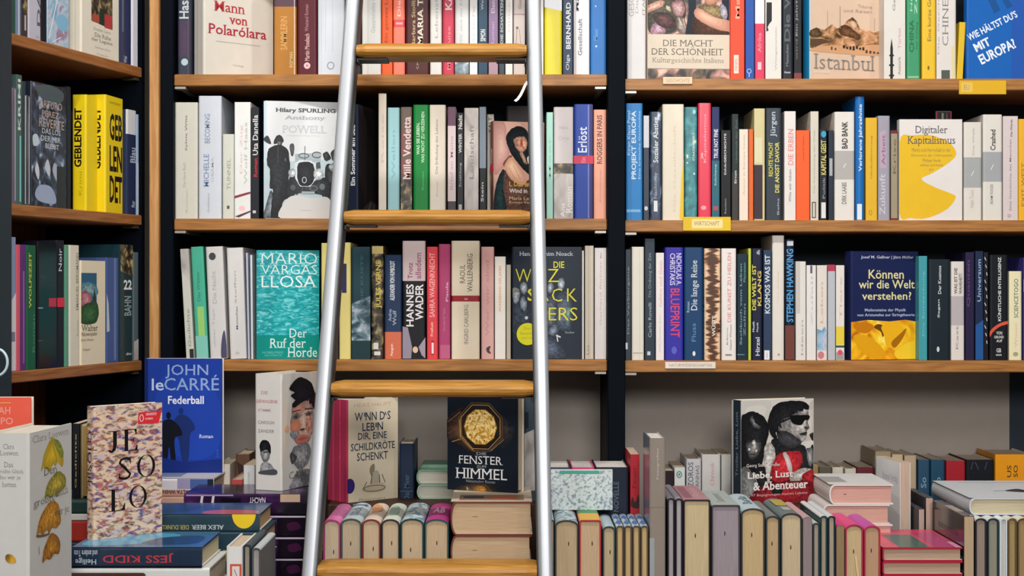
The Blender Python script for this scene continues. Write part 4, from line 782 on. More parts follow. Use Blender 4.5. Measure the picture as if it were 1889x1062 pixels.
Er.s(1079, 1095.5, 453, 'cbc2b2', 'beige ribbed spine next to the white one at the upright', [V('Leo', 1082, 636, 1087, 654, '8a8272'), R(1085, 454, 1086, 662, 'b4aa98'), R(1091, 454, 1092, 662, 'e0d8c8')], hc=False)
Er.s(1097, 1119, 457, 'e2dcdb', 'pinkish white spine standing at the black upright', [V('Gerhard Richter', 1106, 480, 1110, 600, 'c8b8b8'), V('Maler', 1107, 465, 1110, 476, 'b0a0a0')], hc=False)

# ------------------------------------------------------------------ end bay, bottom shelf
Fr = Row(ZF_, 'end bay bottom shelf')
Fr.s(1154, 1164.5, 460, '38424c', 'thin slate spine at the black upright', [V('Das Verborgene', 1157, 492, 1162, 616, '8a949c', .01), R(1153.5, 632, 1158, 644, 'd0d4d8')], hc=False)
Fr.s(1165.5, 1188.5, 455, 'e0dcd0', 'plain cream-white spine between two slate ones', [R(1168, 650, 1186, 652, 'b0aca4'), R(1180, 456, 1180.8, 664, 'd0c6b4')])
Fr.s(1189.5, 1208.5, 440, '2d3946', 'tall dark slate spine with faint grey lettering', [V('Die Ordnung der Zeit', 1196, 466, 1203, 548, '7a8894', .01), V('Carlo Rovelli', 1196, 558, 1202, 622, '9aa4ae', .01), R(1194, 648, 1200, 655, 'c0c8d0')], hc=False)
Fr.s(1210, 1225.5, 466, 'e4dfdf', 'white spine with pale pink lettering', [V('Gehirn und Geist', 1216, 480, 1222, 566, 'e4acb0', .01), V('Wie Denken geht', 1216, 580, 1220, 650, 'c8c4c4')], hc=False)
Fr.s(1226.5, 1261, 456, '3430a0', 'ultramarine spine with red BLUEPRINT lettering', [V('NICHOLAS A.', 1248, 467, 1258, 526, 'd8d4f0', .012, -90), V('CHRISTAKIS', 1236, 467, 1246, 526, 'd8d4f0', .012, -90), V('BLUEPRINT', 1237, 532, 1254, 622, 'd8486c', .008, -90), E(1244, 646, 5, 7, '5a60c0')])
Fr.s(1262, 1297.5, 456, '15406c', 'deep blue spine with a white serif title', [V('Die lange Reise', 1275, 480, 1290, 572, 'dde4ec', .0, 90, True), V('Fluss', 1276, 596, 1284, 630, '5c84a8'), E(1280.5, 652, 2.8, 4.5, 'e0e4e8'), V('Roman', 1267, 556, 1272, 576, 'a0b8cc')])
Fr.s(1299, 1329, 458, '@tan', 'tan and brown marbled spine', [V('WÜSTE', 1312, 582, 1320, 620, 'e6dccc', .02), R(1299.5, 520, 1301.5, 664, 'c8c0b4')])
Fr.s(1331, 1358.5, 458, 'e5e1de', 'white spine with red lettering in a row of dark books', [V('DIE KUNST ZU HEILEN', 1342, 466, 1349, 594, 'd88c90', .012), V('Max Mustermann', 1340, 604, 1343, 636, 'a8a4a0'), V('Natur Wissen', 1346, 598, 1350, 645, '8a8680', .01), R(1338, 653, 1350, 656, '8a8680')])
Fr.s(1360, 1380, 468, '112a38', 'near-black teal spine with thin pale lettering', [V('Sachbuch vom Leben', 1365, 486, 1369, 636, '7aa0a0', .01), V('Planeten', 1372, 484, 1376, 520, '5a9a88'), V('Zellen', 1372, 560, 1376, 620, '7a8c90'), R(1360, 653, 1374, 655, '5a7a80')], hc=False)
Fr.s(1380.5, 1386, 458, 'bcc848', 'thin lime yellow edge between two dark spines', hc=False)
Fr.s(1386.5, 1407.5, 458, '161c34', 'black-blue spine with a yellow title and white foot text', [V('DIE WELT IST', 1387.5, 488, 1395, 572, 'd6d04c', .02), V('KLANG', 1398, 500, 1405, 564, 'd8c064', .02), V('Musik', 1388, 592, 1392, 612, 'c8ccd8', .02), V('Physik', 1396, 594, 1400, 612, 'c8ccd8', .02), V('Hirzel', 1394, 622, 1402, 656, 'c0c6d4', .02), V('&', 1396, 460, 1402, 470, 'b0b8c8')])
Fr.s(1408.5, 1424, 461, '2a3d58', 'navy spine with white capitals and a white box at its foot', [V('KOSMOS WAS IST', 1411, 470, 1421, 578, 'ced6e0', .02), R(1410, 646, 1420, 665, 'e4e4e6'), L(1415, 650, 1415, 660, 1, '8a8a90')], hc=False)
Fr.s(1425, 1447.5, 434, 'dcd8d0', 'tall cream-white spine rising above its neighbours', [V('Vom Anfang', 1434, 500, 1438, 560, 'dcc0b0'), E(1437, 654, 2.5, 2.5, 'a8a49c')])
Fr.s(1448.5, 1466, 441, '131c2c', 'black spine with bright blue capitals and a brown foot', [V('STEPHEN HAWKING', 1451, 459, 1464, 594, '4d9ad8', .02), R(1452, 444, 1464, 453, 'c0ccd8'), P([(1448, 600), (1466, 600), (1466, 664), (1448, 664)], '6e3c34')], hc=False, full=True)
Fr.s(1468, 1487, 482, 'dcd9d5', 'white paperback spine, first of the pale group', [R(1469, 482, 1476, 578, 'c4c0bc'), V('Ideen', 1478, 590, 1482, 655, 'a8a4a0', .01)], hc=False)
Fr.s(1488, 1506, 489, 'e0dedc', 'white paperback spine with a small navy notch at its head', [R(1495, 489, 1499, 504, '5a5a7a'), V('Zufall', 1496, 510, 1500, 600, 'c4c0c0')], hc=False)
Fr.s(1507.5, 1526.5, 489, 'dbd5ce', 'pale paperback spine with a teal picture at its foot', [P([(1507, 606), (1516, 610), (1522, 602), (1526, 610), (1526, 646), (1507, 646)], '@bubbles'), E(1515, 655, 6, 7, 'c87a84'), V('Leben', 1514, 520, 1519, 596, 'd0b0a8')], hc=False)
Fr.s(1527.5, 1541.5, 488, 'b6bcc4', 'grey-blue paperback spine with a crimson head', [], [(480, 500, 'b03a54')], hc=False)
Fr.s(1542.5, 1558.5, 489, 'e0dbd6', 'white paperback spine with a yellow block low down', [R(1543, 650, 1557, 664, '9a9a98'), E(1550, 650, 5, 5, 'd0506c'), V('Tiere', 1549, 510, 1554, 590, 'd0b8b4')], [(602, 636, 'e2cc44'), (637, 641, '3c4c4c')], hc=False)
Fr.c(1563, 1569.5, 1693.5, 463, 13, '1a2450', 'navy face-out book with yellow petals and a pale yellow title', [
  T('Josef M. Gaßner | Jörn Müller', 1588, 471, 1685, 478, 'c0c8d8', 0, .01), T('Können', 1602, 497, 1667, 514, 'e4dca0', 0, .01), T('wir die Welt', 1584, 516, 1687, 532, 'e4dca0', 0, .01), T('verstehen?', 1590, 538, 1681, 553, 'e4dca0', 0, .01), T('Meilensteine der Physik', 1595, 569, 1671, 576, 'b8c4dc', 0, .01), T('von Aristoteles zur Stringtheorie', 1581, 578, 1687, 585, 'b8c4dc', 0, .01),
  P([(1569, 594), (1600, 590), (1640, 593), (1670, 590), (1694, 594), (1694, 668), (1569, 668)], '@flower'), C([(1574, 600), (1594, 594), (1612, 602), (1600, 614), (1584, 612)], 'c87a0c'), C([(1612, 604), (1618, 598), (1628, 600), (1632, 612), (1628, 622), (1624, 612)], '6e4010'), C([(1626, 602), (1648, 596), (1664, 604), (1652, 630), (1636, 640), (1630, 618)], 'eeb41c'), C([(1644, 632), (1660, 616), (1672, 606), (1664, 626), (1650, 642)], 'a86a0c'), C([(1574, 620), (1600, 620), (1630, 646), (1620, 664), (1590, 650)], 'e2a412'), C([(1650, 650), (1680, 630), (1692, 640), (1690, 664), (1660, 664)], 'f4cc30')], Tk=.03, spine=[])
Fr.s(1695.5, 1711.5, 472, '3f98a4', 'teal spine beside the navy petal cover', [V('Die Entdeckung', 1702, 500, 1707, 620, '6cb8c0', .01)], hc=False)
Fr.s(1713, 1754, 478, '13222c', 'wide near-black spine with a thin white title', [V('Der Kosmos', 1731, 490, 1737, 542, 'c0c8cc', .02), V('Sagan', 1730, 552, 1735, 586, 'c0c8cc', .02), E(1731, 644, 2.5, 5, 'd0d4d4')])
Fr.s(1755.5, 1780.5, 482, 'dad4d0', 'white spine with a grey middle band and black title', [V('WAS IST DIE', 1761, 494, 1767, 542, '4e4a4c', .02), V('WAHRHEIT?', 1770, 504, 1776, 542, '5e5a5c', .02), V('Kast', 1764, 600, 1769, 644, 'a09c9c')], [(546, 600, 'b4aeb2')])
Fr.s(1782, 1798.5, 465, '241c40', 'dark purple spine', [V('Quanten', 1784, 480, 1791, 566, '5c3a74', .02)], hc=False)
Fr.s(1799.5, 1814.5, 463, '182848', 'dark blue spine turning brighter towards its foot', [V('Universum', 1803, 478, 1810, 556, '9cb0c8', .01), P([(1799, 600), (1815, 590), (1815, 664), (1799, 664)], '1f5494')], hc=False)
Fr.s(1815.5, 1824.5, 465, '14161c', 'thin black spine flecked with white', [L(1817 + i % 3 * 2, 474 + 14 * i, 1820 + i % 3, 480 + 14 * i, 1.5, 'c8c8d0') for i in range(12)], hc=False)
Fr.s(1825.5, 1860, 470, '11141c', 'wide black spine with a red arc and white title', [V('KÜNSTLICHE INTELLIGENZ', 1840, 474, 1847, 592, 'd4d8dc', .02), C([(1823, 618), (1830, 606), (1845, 596), (1860, 592), (1860, 597), (1845, 602), (1832, 612), (1826, 621)], 'd8563c'), T('VON', 1838, 611, 1849, 617, 'd0d0d0', 0, .02), T('GRUND', 1834, 619, 1852, 624, 'd0d0d0', 0, .02), T('AUF', 1838, 626, 1849, 631, 'd0d0d0', 0, .02), T('GB', 1838, 642, 1847, 650, 'c0c0c0', 0, .03), R(1837, 653, 1848, 656, 'a0a0a0')])
Fr.s(1862, 1886, 500, 'e6dfbb', 'short cream spine with an upright dark title', [V('SCIENCETOGO', 1871, 514, 1879, 586, '5e7a64', .01), V('Wissen', 1872, 596, 1877, 640, 'd8c49c'), E(1874, 653, 5, 4, '9ca884')])
Fr.s(1888, 1910, 475, '3b3a88', 'violet-blue spine with an orange patch at the end of the shelf', [R(1888, 515, 1910, 538, 'd08a3c')])

# ------------------------------------------------------------------ corner bookcase
def cu(px, d=0.0):
    k = KX(px); ox, oy = CO.x - CN.x * d, CO.y - CN.y * d
    return (k * (oy + CAMD) - ox) / (CU.x - k * CU.y)
def cpt(px, d=0.0):
    u = cu(px, d); return CO + CU * u - CN * d
class Corner:
    def __init__(self, z, suffix): self.z = z + .0004; self.sfx = suffix; self.grp = 'books on the ' + suffix
    def s(self, x0, x1, yt, col, label, spine=(), bands=(), d=.006, hc=None, Wd=None, **k):
        p, q = cpt(x0, d), cpt(x1, d); Tk = (p - q).length - .0006; c = (p + q) / 2; Z = c.y + CAMD
        Ht = random.uniform(.2, .22) if yt is None else ZP(yt, Z) - self.z
        M = Tr(c.x, c.y, self.z) @ Rz(90 - 15.46)
        if hc is None: hc = Tk > .022
        return book(label + ', ' + self.sfx, self.grp, M, Tk, Wd or random.uniform(.12, .14), Ht, col, spine, bands=bands, srect=(x0, x1, PY(self.z + Ht, Z), PY(self.z, Z)), hc=hc, **k)
    def c(self, xs, xc, xr, yt, col, label, front=(), spine=(), Tk=.02, delta=74.54, d=.006, **k):
        p = cpt(xc, d)
        return face_out(label + ', ' + self.sfx, self.grp, xs, xc, xr, yt, delta, col, front, spine, Tk, p.y + CAMD, (), None, self.z, **k)
G = Corner(ZG, 'corner bookcase top shelf')
G.s(16, 20, None, 'd4ccb4', 'thin cream spine at the near upright')
G.s(20.5, 29, None, '2c5048', 'dark green spine')
G.s(29.5, 39, None, '6e7c98', 'grey-blue spine with a pale stripe', [R(33, -40, 36, 70, 'b8c0d0')])
G.s(39.5, 51.5, None, '3c3438', 'dark brown patterned spine', [P([(40, 0), (51, 0), (51, 30), (40, 24)], '@collage'), R(45, 28, 48, 56, 'b8b0a8')])
G.s(52, 76.5, None, 'b8b7c6', 'lilac-grey spine with dark vertical letters', [V('DAS', 68, -40, 75, 46, '5c5a6c', .02), R(66, 66, 72, 69, 'a09cac')])
G.s(77, 86.5, None, '13161e', 'black spine beside the bubble cover')
G.c(86, 88, 127, None, '8fb2cc', 'face-out book with a blue and mauve bubble print', [P([(88, -90), (127, -90), (127, 100), (88, 100)], '@bubbles'), E(115, 34, 11, 16, '7fb4d4'), L(106, -10, 90, 70, 1.5, 'dce6ec'), L(92, 84, 112, 62, 1.5, 'dce6ec')], Ht=.205, rough=.2, coat=.5)
G.c(128, 150, 219, None, 'dfdacb', 'cream face-out book with a small dark red street picture', [P([(168, -60), (207, -60), (207, 38), (168, 32)], '@collage'), R(170, 18, 182, 33, 'a84a3c'), R(192, 12, 206, 38, 'b03c40'), R(183, 4, 191, 34, '1c3428'), T('Donna Leon', 172, 42, 204, 48, 'a09c94', 0, 0, True), T('Die Ruhe', 174, 52, 204, 60, '7a766e', 0, 0, True), T('der Lagune', 168, 62, 207, 70, '7a766e', 0, 0, True), T('Commissario Roman', 174, 77, 203, 81, 'b0aca4'), T('Diogenes', 178, 90, 199, 93, 'a8a49c')], [R(140, -60, 141, 112, 'c8c2b0')], Tk=.026, Ht=.20)
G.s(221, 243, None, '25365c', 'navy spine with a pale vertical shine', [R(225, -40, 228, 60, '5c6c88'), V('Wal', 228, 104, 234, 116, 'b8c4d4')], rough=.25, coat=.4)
G.s(244, 255.5, None, 'd4d5e2', 'pale lilac-white spine at the corner upright')
H = Corner(ZH, 'corner bookcase middle shelf')
H.s(14, 22, 150, '4a4654', 'dark shrink-wrapped spine at the near upright', [R(16, 140, 18, 200, 'c8ccd4')], rough=.15, coat=.6)
H.s(22.5, 30, 162, '6c6474', 'grey-violet shrink-wrapped spine', [R(27, 164, 29, 370, 'a8a4b0')], rough=.15, coat=.6)
H.s(31, 41, 138, '46605c', 'tall grey-green spine with white lettering', [V('KRIMI', 33, 146, 38, 240, 'd0d4d4', .02), R(36, 250, 39, 372, '7ac0c0')])
H.s(42, 48, 150, '2c3c40', 'dark spine with a white edge line', [R(46, 176, 47.5, 376, 'c4ccd0')])
H.s(48.5, 55, 176, '3c4048', 'short dark spine beside the night street cover', [R(53, 178, 54.5, 376, 'c8c4cc')], rough=.15, coat=.6)
H.c(55, 58, 122, 149, '1f2836', 'face-out thriller with a dark blue night street photograph', [P([(58, 148), (122, 152), (122, 386), (58, 380)], '@crowd'), C([(66, 158), (90, 150), (116, 158), (112, 178), (80, 180)], '4c5a60'), T('ARTURO', 72, 180, 114, 194, 'b8a090', 0, .0, True), T('PÉREZ-', 76, 196, 112, 210, 'b8a090', 0, 0, True), T('REVERTE', 71, 214, 118, 230, 'b8a090', 0, 0, True), T('DAS LOS', 77, 232, 111, 242, 'c4ccd4', 0, 0, True), T('DER MIR', 75, 246, 112, 256, 'c4ccd4', 0, 0, True), T('BLEIBT', 83, 260, 108, 269, 'c4ccd4', 0, 0, True), C([(60, 250), (68, 246), (72, 262), (62, 268)], 'b8c8d4'), C([(64, 358), (72, 340), (92, 340), (102, 358), (100, 372), (74, 370)], '9aa8c4'), C([(64, 312), (68, 298), (72, 314), (70, 330)], 'c8ccd4'), C([(82, 305), (87, 290), (92, 306), (90, 322)], 'c0c4d0'), C([(96, 310), (100, 294), (105, 308), (104, 328)], 'a8b0c0'), R(104, 300, 121, 380, '2a3030')], Tk=.035, rough=.25, coat=.4)
H.s(124, 131, 160, '1e252c', 'thin black spine beside two yellow books', d=.012)
for x0, x1, xr, lb in ((133, 159.5, None, 'yellow book with black title, nearer of the pair'), (161.5, 195, 226, 'yellow book showing both spine and cover, farther of the pair')):
    p = cpt(x1, .006 if xr else .016); z_ = p.y + CAMD
    V_ = [V('GEBLENDET', x0 + 4 + (4 if xr else 0), 199, x1 - 9, 308 if not xr else 312, '181408', .03), V('Krimi', x0 + 12, 316, x0 + 18, 360, 'c8a81c')]
    ca = [T('GEB', 202, 206, 225, 256, '181408', 0, .03), T('LEN', 202, 266, 225, 314, '181408', 0, .03), T('DET', 202, 322, 225, 372, '181408', 0, .03), R(202, 184, 222, 188, 'c8b020')]
    face_out(lb + ', corner bookcase middle shelf', H.grp, x0, x1, xr or x1 + 24, 174, 81, 'ecd01c', ca if xr else (), V_, None, z_, (), None, ZH + .0004, rough=.35)
H.s(234.5, 252, 203, '232f52', 'navy spine with a white head', [V('Blau', 240, 272, 250, 300, 'a8b4c8', .02), V('Meer', 242, 370, 249, 382, 'a8b4c8')], [(190, 248, 'd0d3d8')])
H.s(253, 256, 211, '9cb0cc', 'pale blue spine at the corner upright', [R(254, 300, 255.5, 398, 'dfe4ea')])
I = Corner(ZI, 'corner bookcase bottom shelf')
I.s(17.5, 29.5, 437, '8690b0', 'blue-grey spine fading to a white foot', [P([(17, 560), (30, 540), (30, 690), (17, 690)], 'd4ccd4'), R(19, 612, 28, 630, '7c7c8c')])
I.s(30.5, 37.5, 451, 'cf5a6c', 'coral pink spine')
I.s(38.5, 48, 451, '5c2f70', 'purple spine', [R(42, 500, 45, 670, '8a5c9c')])
I.s(50, 67.5, 452, '1d5a40', 'green spine with yellow vertical letters', [V('WOLFSZEIT', 53, 466, 58, 568, 'c8c048', .02), V('Roman', 60, 580, 64, 650, '4a8a70')])
I.c(67.5, 70, 104, 445, '12141b', 'black face-out book beside its twin black spine', [V('Wo', 73, 506, 84, 514, '4a505a', 0, 0), R(90, 550, 104, 566, 'c02c46'), R(70, 567, 79, 569, 'a0a4a8'), R(70, 628, 79, 629, '5c6068')], Tk=.03, rough=.2, coat=.5)
I.s(105, 119.5, 443, '191c26', 'black spine with a red sticker', [R(105.5, 549, 119, 566, 'd0304c'), V('Noir', 108, 458, 114, 500, 'c8ccd0', .01)])
I.s(120.5, 127, 452, '5c9880', 'mint green spine')
I.s(128, 147, 452, 'd9d2c2', 'cream spine with lettering running up its middle', [V('EMANUEL BERGMANN', 140, 466, 145, 572, '8a8274', .01), V('Roman', 141, 590, 145, 620, 'b4ac9c')])
I.c(147.5, 149.5, 194, 480, 'e0d4ba', 'cream face-out book with a blue and pink landscape picture', [P([(150, 503), (178, 503), (178, 594), (150, 596)], '2a5a7c'), GC([(150, 524), (164, 520), (178, 528), (178, 545), (150, 545)], '4a7a8c', '8aa8ac'), GC([(150, 542), (158, 536), (168, 548), (166, 566), (150, 568)], '9c5460', 'c08a90'), GC([(150, 566), (178, 558), (178, 594), (150, 596)], '1f4428', '3c6a3c'), P([(170, 556), (174, 530), (177, 556)], '2a3434'), T('Walter', 150, 600, 180, 611, '6a5e4a', 0, 0, True), T('Nowojahr', 150, 613, 179, 622, '6a5e4a', 0, 0, True), T('Eine Reise', 150, 625, 172, 629, '8a7e68'), T('Diogenes', 153, 643, 166, 648, '8a7e68')], Tk=.022)
I.s(196.5, 220, 475, '44588c', 'dusty blue spine', [R(210, 476, 214, 664, '6a7cae'), P([(196, 540), (200, 560), (202, 610), (196, 612)], 'b8c4cc')])
I.s(222, 245.5, 451, '1e3a42', 'dark teal spine with white numerals', [P([(222, 448), (245, 448), (245, 510), (222, 500)], '@collage'), V('22', 228, 516, 243, 534, 'e0e4e8', .03, 0), V('BAHN', 229, 546, 242, 582, '8ea0a4', .02), V('dtv', 232, 650, 243, 655, 'c0c8c8', .02, 0)], rough=.2, coat=.4)
I.s(246.5, 255.5, 465, '5a6a70', 'grey-teal glossy spine at the corner upright', [P([(247, 630), (261, 625), (261, 668), (247, 668)], '@stone')], rough=.2, coat=.5)

# ------------------------------------------------------------------ books on the tables
def lying(label, grp, X0, X1, Z, zb, Tk, Wd, col, spine=(), front=(), bands=(), yaw=0, **k):
    """lying flat, spine to the aisle; spine art: x from bottom (0) to top (1), y from one end (0) to the other (1)"""
    M = Tr(X1, Z - 3, zb + Tk / 2) @ Rz(yaw) @ LYING
    return book(label, grp, M, Tk, Wd, X1 - X0, col, spine, front, bands, (0, 1, 0, 1), (0, 1, 0, 1), **k)
def lying_tail(label, grp, X0, X1, Z, zb, Tk, Ht, col, front=(), **k):
    """lying flat, tail of the paper block to the aisle, spine to one side"""
    M = Tr(X0, Z - 3, zb + Tk / 2) @ LYING_TAIL
    return book(label, grp, M, Tk, X1 - X0, Ht, col, (), front, (), (0, 1, 0, 1), (0, 1, 0, 1), **k)
def spine_up(label, grp, x0, x1, yt, cov, top, Ht=.2, Z=2.69, spine=(), bands=(), hc=True, full=True, zb=TZ, pages='d2c0a2', mark=True, zt=None, **k):
    """standing on its fore-edge, spine on top, tail of the paper block to the aisle"""
    X0, X1 = KX(x0) * Z, KX(x1) * Z; Wd = (zt or ZP(yt, Z)) - zb; Tk = X1 - X0 - .0007
    M = Tr((X0 + X1) / 2, Z - 3, zb + Wd) @ SPINE_UP
    tl = [(random.uniform(.42, .62), random.uniform(.28, .42), .0010, .004, '3a3034')] if mark and Tk > .02 else ()
    bd = [(0, 1, top)] + list(bands)
    return book(label, grp, M, Tk, Wd, Ht, cov, spine, (), bd, (0, 1, 0, 1), hc=hc, full=full, pages=pages, tail=tl, inside=cov, **k)

# --- far corner of the left-side tables: the thick ginkgo book, the coral one, small stacks
g = 'books on the near plinth'
face_out('coral red face-out book standing behind the ginkgo leaf book', g, -60, -44, 57, 733, 3, 'e8604c', [R(-44, 742, 20, 744, 'e8a050'), T('SARAH', -30, 750, 19, 764, 'f0a090', 0, .01), T('CRESPO', -40, 770, 24, 783, 'f0a090', 0, .01)], (), .018, 2.262, (), None, .896)
face_out('thick white-grey book with yellow ginkgo leaves standing on the near plinth', g, -24, 54, 132, 799, 86, 'd3d4d2', [
  T('Clara Loewen', 60, 806, 126, 819, '8a8a80', 0, -.014, True), L(94, 816, 93, 824, 1, '6a7a34'), GC([(93, 820), (80, 846), (74, 876), (79, 870), (83, 873), (90, 881), (93, 874), (97, 869), (101, 874), (106, 866), (114, 880), (116, 850), (107, 828)], 'b8a024', 'ecc824', 4, (92, 850)), GC([(97, 824), (107, 828), (115, 850), (112, 862), (104, 846)], '7c8a38', '94a040', 2), L(93, 824, 88, 872, .8, 'c08c1c'), L(94, 824, 104, 866, .8, '8a8a2c'), L(93, 822, 80, 868, .8, 'a88c20'),
  GC([(102, 886), (86, 904), (80, 929), (86, 926), (92, 932), (98, 928), (104, 935), (110, 926), (118, 921), (121, 907), (114, 892)], '8a8430', 'd0b83c', 4, (102, 910)), L(102, 888, 90, 926, .8, '7c8030'), L(102, 888, 104, 928, .8, '9a7c24'), L(103, 888, 115, 918, .8, '7c8030'), L(102, 878, 103, 888, 1, '7a7a34'),
  GC([(88, 940), (73, 962), (66, 992), (72, 990), (78, 996), (84, 990), (89, 998), (94, 990), (102, 994), (110, 986), (109, 966), (103, 945)], 'a8741c', 'e0a02c', 4, (90, 962)), L(90, 942, 74, 988, .8, 'b06c14'), L(91, 942, 88, 992, .8, 'b06c14'), L(93, 942, 105, 984, .8, 'b06c14'), C([(66, 992), (78, 996), (89, 998), (88, 1001), (76, 1000), (67, 996)], '7a5a34'),
  GC([(93, 1000), (80, 1022), (76, 1048), (84, 1044), (90, 1049), (98, 1042), (107, 1044), (108, 1020)], '9a6418', 'd8982c', 4, (92, 1026)), L(93, 1002, 84, 1042, .8, 'a06414'), L(94, 1002, 100, 1040, .8, 'a06414'),
  T('Der', 80, 871, 101, 886, '4a4a40', 0, -.016, True), T('größte', 61, 924, 99, 943, '55554a', 0, -.016, True), T('Fluch', 101, 918, 124, 934, '77776c', 0, -.02, True), T('wir je', 98, 958, 126, 976, '6a6650', 0, -.018, True), L(70, 1015, 71, 1030, 1, '9a9a8c')],
  [T('Clara', 6, 819, 26, 828, '6a6a66', 0, -.01, True), T('Loewen', 0, 831, 34, 840, '6a6a66', 0, -.01, True), T('Das', 8, 852, 24, 862, '6a6a66', 0, -.01, True), T('größte Glück,', -4, 866, 44, 875, '6a6a66', 0, -.01, True), T('das wir je', -2, 877, 38, 886, '6a6a66', 0, -.01, True), T('hatten', 4, 889, 30, 898, '6a6a66', 0, -.01, True), C([(10, 1026), (16, 1022), (26, 1026), (30, 1036), (22, 1040), (12, 1036)], '@ginkgo2')], None, 2.09, (), None, .896, rough=.5, pages='e4ddd0')
sg = 'small stack behind the speckled book'
z = TZ
for col, tk, lb in (('4a4440', .044, 'dark grey book at the bottom of the small stack behind the speckled book'), ('7c7468', .044, 'taupe book second from the bottom of the small stack behind the speckled book'), ('2e3a48', .044, 'slate book under the red one behind the speckled book'), ('a8342c', .033, 'red book lying in the small stack beside the ginkgo leaf book'), ('d8d6d2', .0095, 'thin white booklet lying on the red book'), ('26403c', .0205, 'dark green book lying on top of the small stack beside the ginkgo book')):
    lying(lb, sg, -.765, -.622 + (.004 if tk > .04 else 0), 2.48, z, tk, .135, col, hc=tk > .015); z += tk + .0002
r = Row(z + .0003, 'small stack behind the speckled book', 2.50)
r.s(133, 147, 781, '15171c', 'small black spine standing', [V('Gedichte', 138, 800, 141, 900, 'b8a878', 0)], Wd=.1)
o = r.s(148, 163, 783, '6a5a38', 'small book standing with gilt page edges outward', Wd=.1, pages='a88a4c', hc=True)
o.matrix_world = o.matrix_world @ Tr(0, .1, 0) @ Rz(180)

# --- stack with the speckled book on it
g = 'lying stack under the speckled book'
z = TZ; zk = .9295
for k_, (col, tk, lb) in enumerate((('5a6470', .042, 'grey-blue book at the bottom of the stack under the speckled book'), ('8a3438', .04, 'dark red book in the stack under the speckled book'), ('d6d9d8', .0375, 'white book just beneath the dark navy book with red letters'))):
    lying(lb, g, -.632, -.4405 + .004 * k_, 2.325, z, tk, .15, col, pages='d6c8b4'); z += tk + .0002
lying('dark navy glossy book lying with red upside-down letters on its spine', g, -.63, -.443, 2.325, z, zk - z, .15, '23344a', [V('JESS KIDD', .24, .24, .72, .78, 'b8404c', .012, 90, True), V('Heilige', .16, .03, .50, .19, 'b8c4d0', .01), V('und andere Tote', .56, .02, .86, .20, 'b8c4d0', .01), R(0, 0, .08, 1, '0c1018')], [P([(0, 0), (1, 0), (1, 1), (0, 1)], '3f6a92'), C([(.1, .1), (.5, .06), (.9, .3), (.8, .7), (.3, .6)], '4fa0c0'), C([(.2, .5), (.6, .6), (.7, .9), (.2, .9)], '27486c')], rough=.15, coat=.7, pages='e2d8b8')
face_out('speckled multicolour face-out book with spaced black serif capitals', g, 159, 173, 299, 750, 48, '@jesolo', [
  P([(207.5, 799), (214.5, 799), (214.5, 824), (212, 834), (206, 838), (201, 837), (198.5, 833), (201, 832), (205, 834.5), (207.5, 828)], '171517'), R(199, 797.5, 219, 799, '171517'), R(228.7, 797, 235.2, 836.5, '171517'), R(224, 796.4, 251, 797.8, '171517'), R(224, 835.6, 252, 837, '171517'), R(235, 815.5, 246, 816.7, '171517'), P([(251, 797), (251, 806), (249.5, 806), (246, 797.6)], '171517'), P([(252.5, 837), (252.5, 827), (251, 827), (247, 836)], '171517'), P([(246, 811), (246, 821), (244.8, 821), (244, 816)], '171517'),
  T('S', 217.5, 848, 241, 890.5, '171517', 0, -.012), R(238.5, 850, 240, 861, '171517'), R(218.5, 878, 220, 889, '171517'), OO(268.7, 868, 17, 21, 5.2, .9, '171517'), R(204.6, 907, 211, 947, '171517'), R(200, 906.4, 216, 907.6, '171517'), R(200, 946, 229, 947.4, '171517'), P([(229, 947), (229.6, 934), (228, 934), (223, 946.4)], '171517'), OO(253.2, 924.5, 16.4, 20.8, 5, .9, '171517'), P([(254, 766), (298, 765), (292, 789), (253, 788)], 'd8323c'), RING(260, 777, 4, 7, 1.4, 'f0d0d0'), T('GRANDIOS', 268, 768, 288, 773, 'f0c8c8', 0, .02), T('ROMAN', 267, 777, 281, 781, 'f0c8c8', 0, .02), T('Tanja', 263, 862, 275, 867, '3a3434'), T('Raich', 262, 872, 276, 877, '3a3434'), T('Roman', 250, 922, 260, 927, '3a3434')],
  [V('JESOLO', 162, 796, 171, 894, '2a2628', 0, 90, True)], None, 2.385, (), None, zk + .0004, pages='e0d4c0', rough=.35)

# --- right of it: the half-moon book and its stack, two small ones in front
g = 'stack with the yellow half-moon book'
z = TZ
for k_, (col, tk, lb) in enumerate((('3c4c58', .0465, 'thick grey-blue book at the bottom of the half-moon stack'), ('35504c', .048, 'thick dark green book second in the half-moon stack'), ('27424c', .0455, 'thick blue-green book with a yellow foot below the half-moon book'))):
    lying(lb, g, -.60, -.388 + .0015 * k_, 2.527, z, tk, .135, col, [R(.0, .70, .62, .97, '8a8a34'), R(.4, .3, .95, .9, '1f3a4a')] if k_ == 2 else (), pages='cfae84'); z += tk + .0002
lying('dark slate lying book with a yellow half-moon on its spine', g, -.597, -.3926, 2.53, z, .0275, .135, '2d4450', [V('ALEX BEER', .14, .48, .40, .73, 'c4ccd0', .012, 90, True), V('DER DUNKLE', .14, .24, .40, .46, 'a8a060', .012, 90, True), ('P', [(.995, .79)] + [(.995 - .80 * math.sin(math.pi * i / 14), .88 - .09 * math.cos(math.pi * i / 14)) for i in range(15)], 'e8c830')], [R(0, 0, 1, 1, '33507a'), C([(.03, .6), (.03, .93), (.3, .95), (.38, .7), (.25, .55)], 'b85a68'), C([(.1, .05), (.9, .1), (.8, .5), (.2, .4)], '25466a')], rough=.2, coat=.5, pages='d2b48c')
z_half = z + .0275
r = Row(TZ, 'low table in front of the half-moon stack', 2.35)
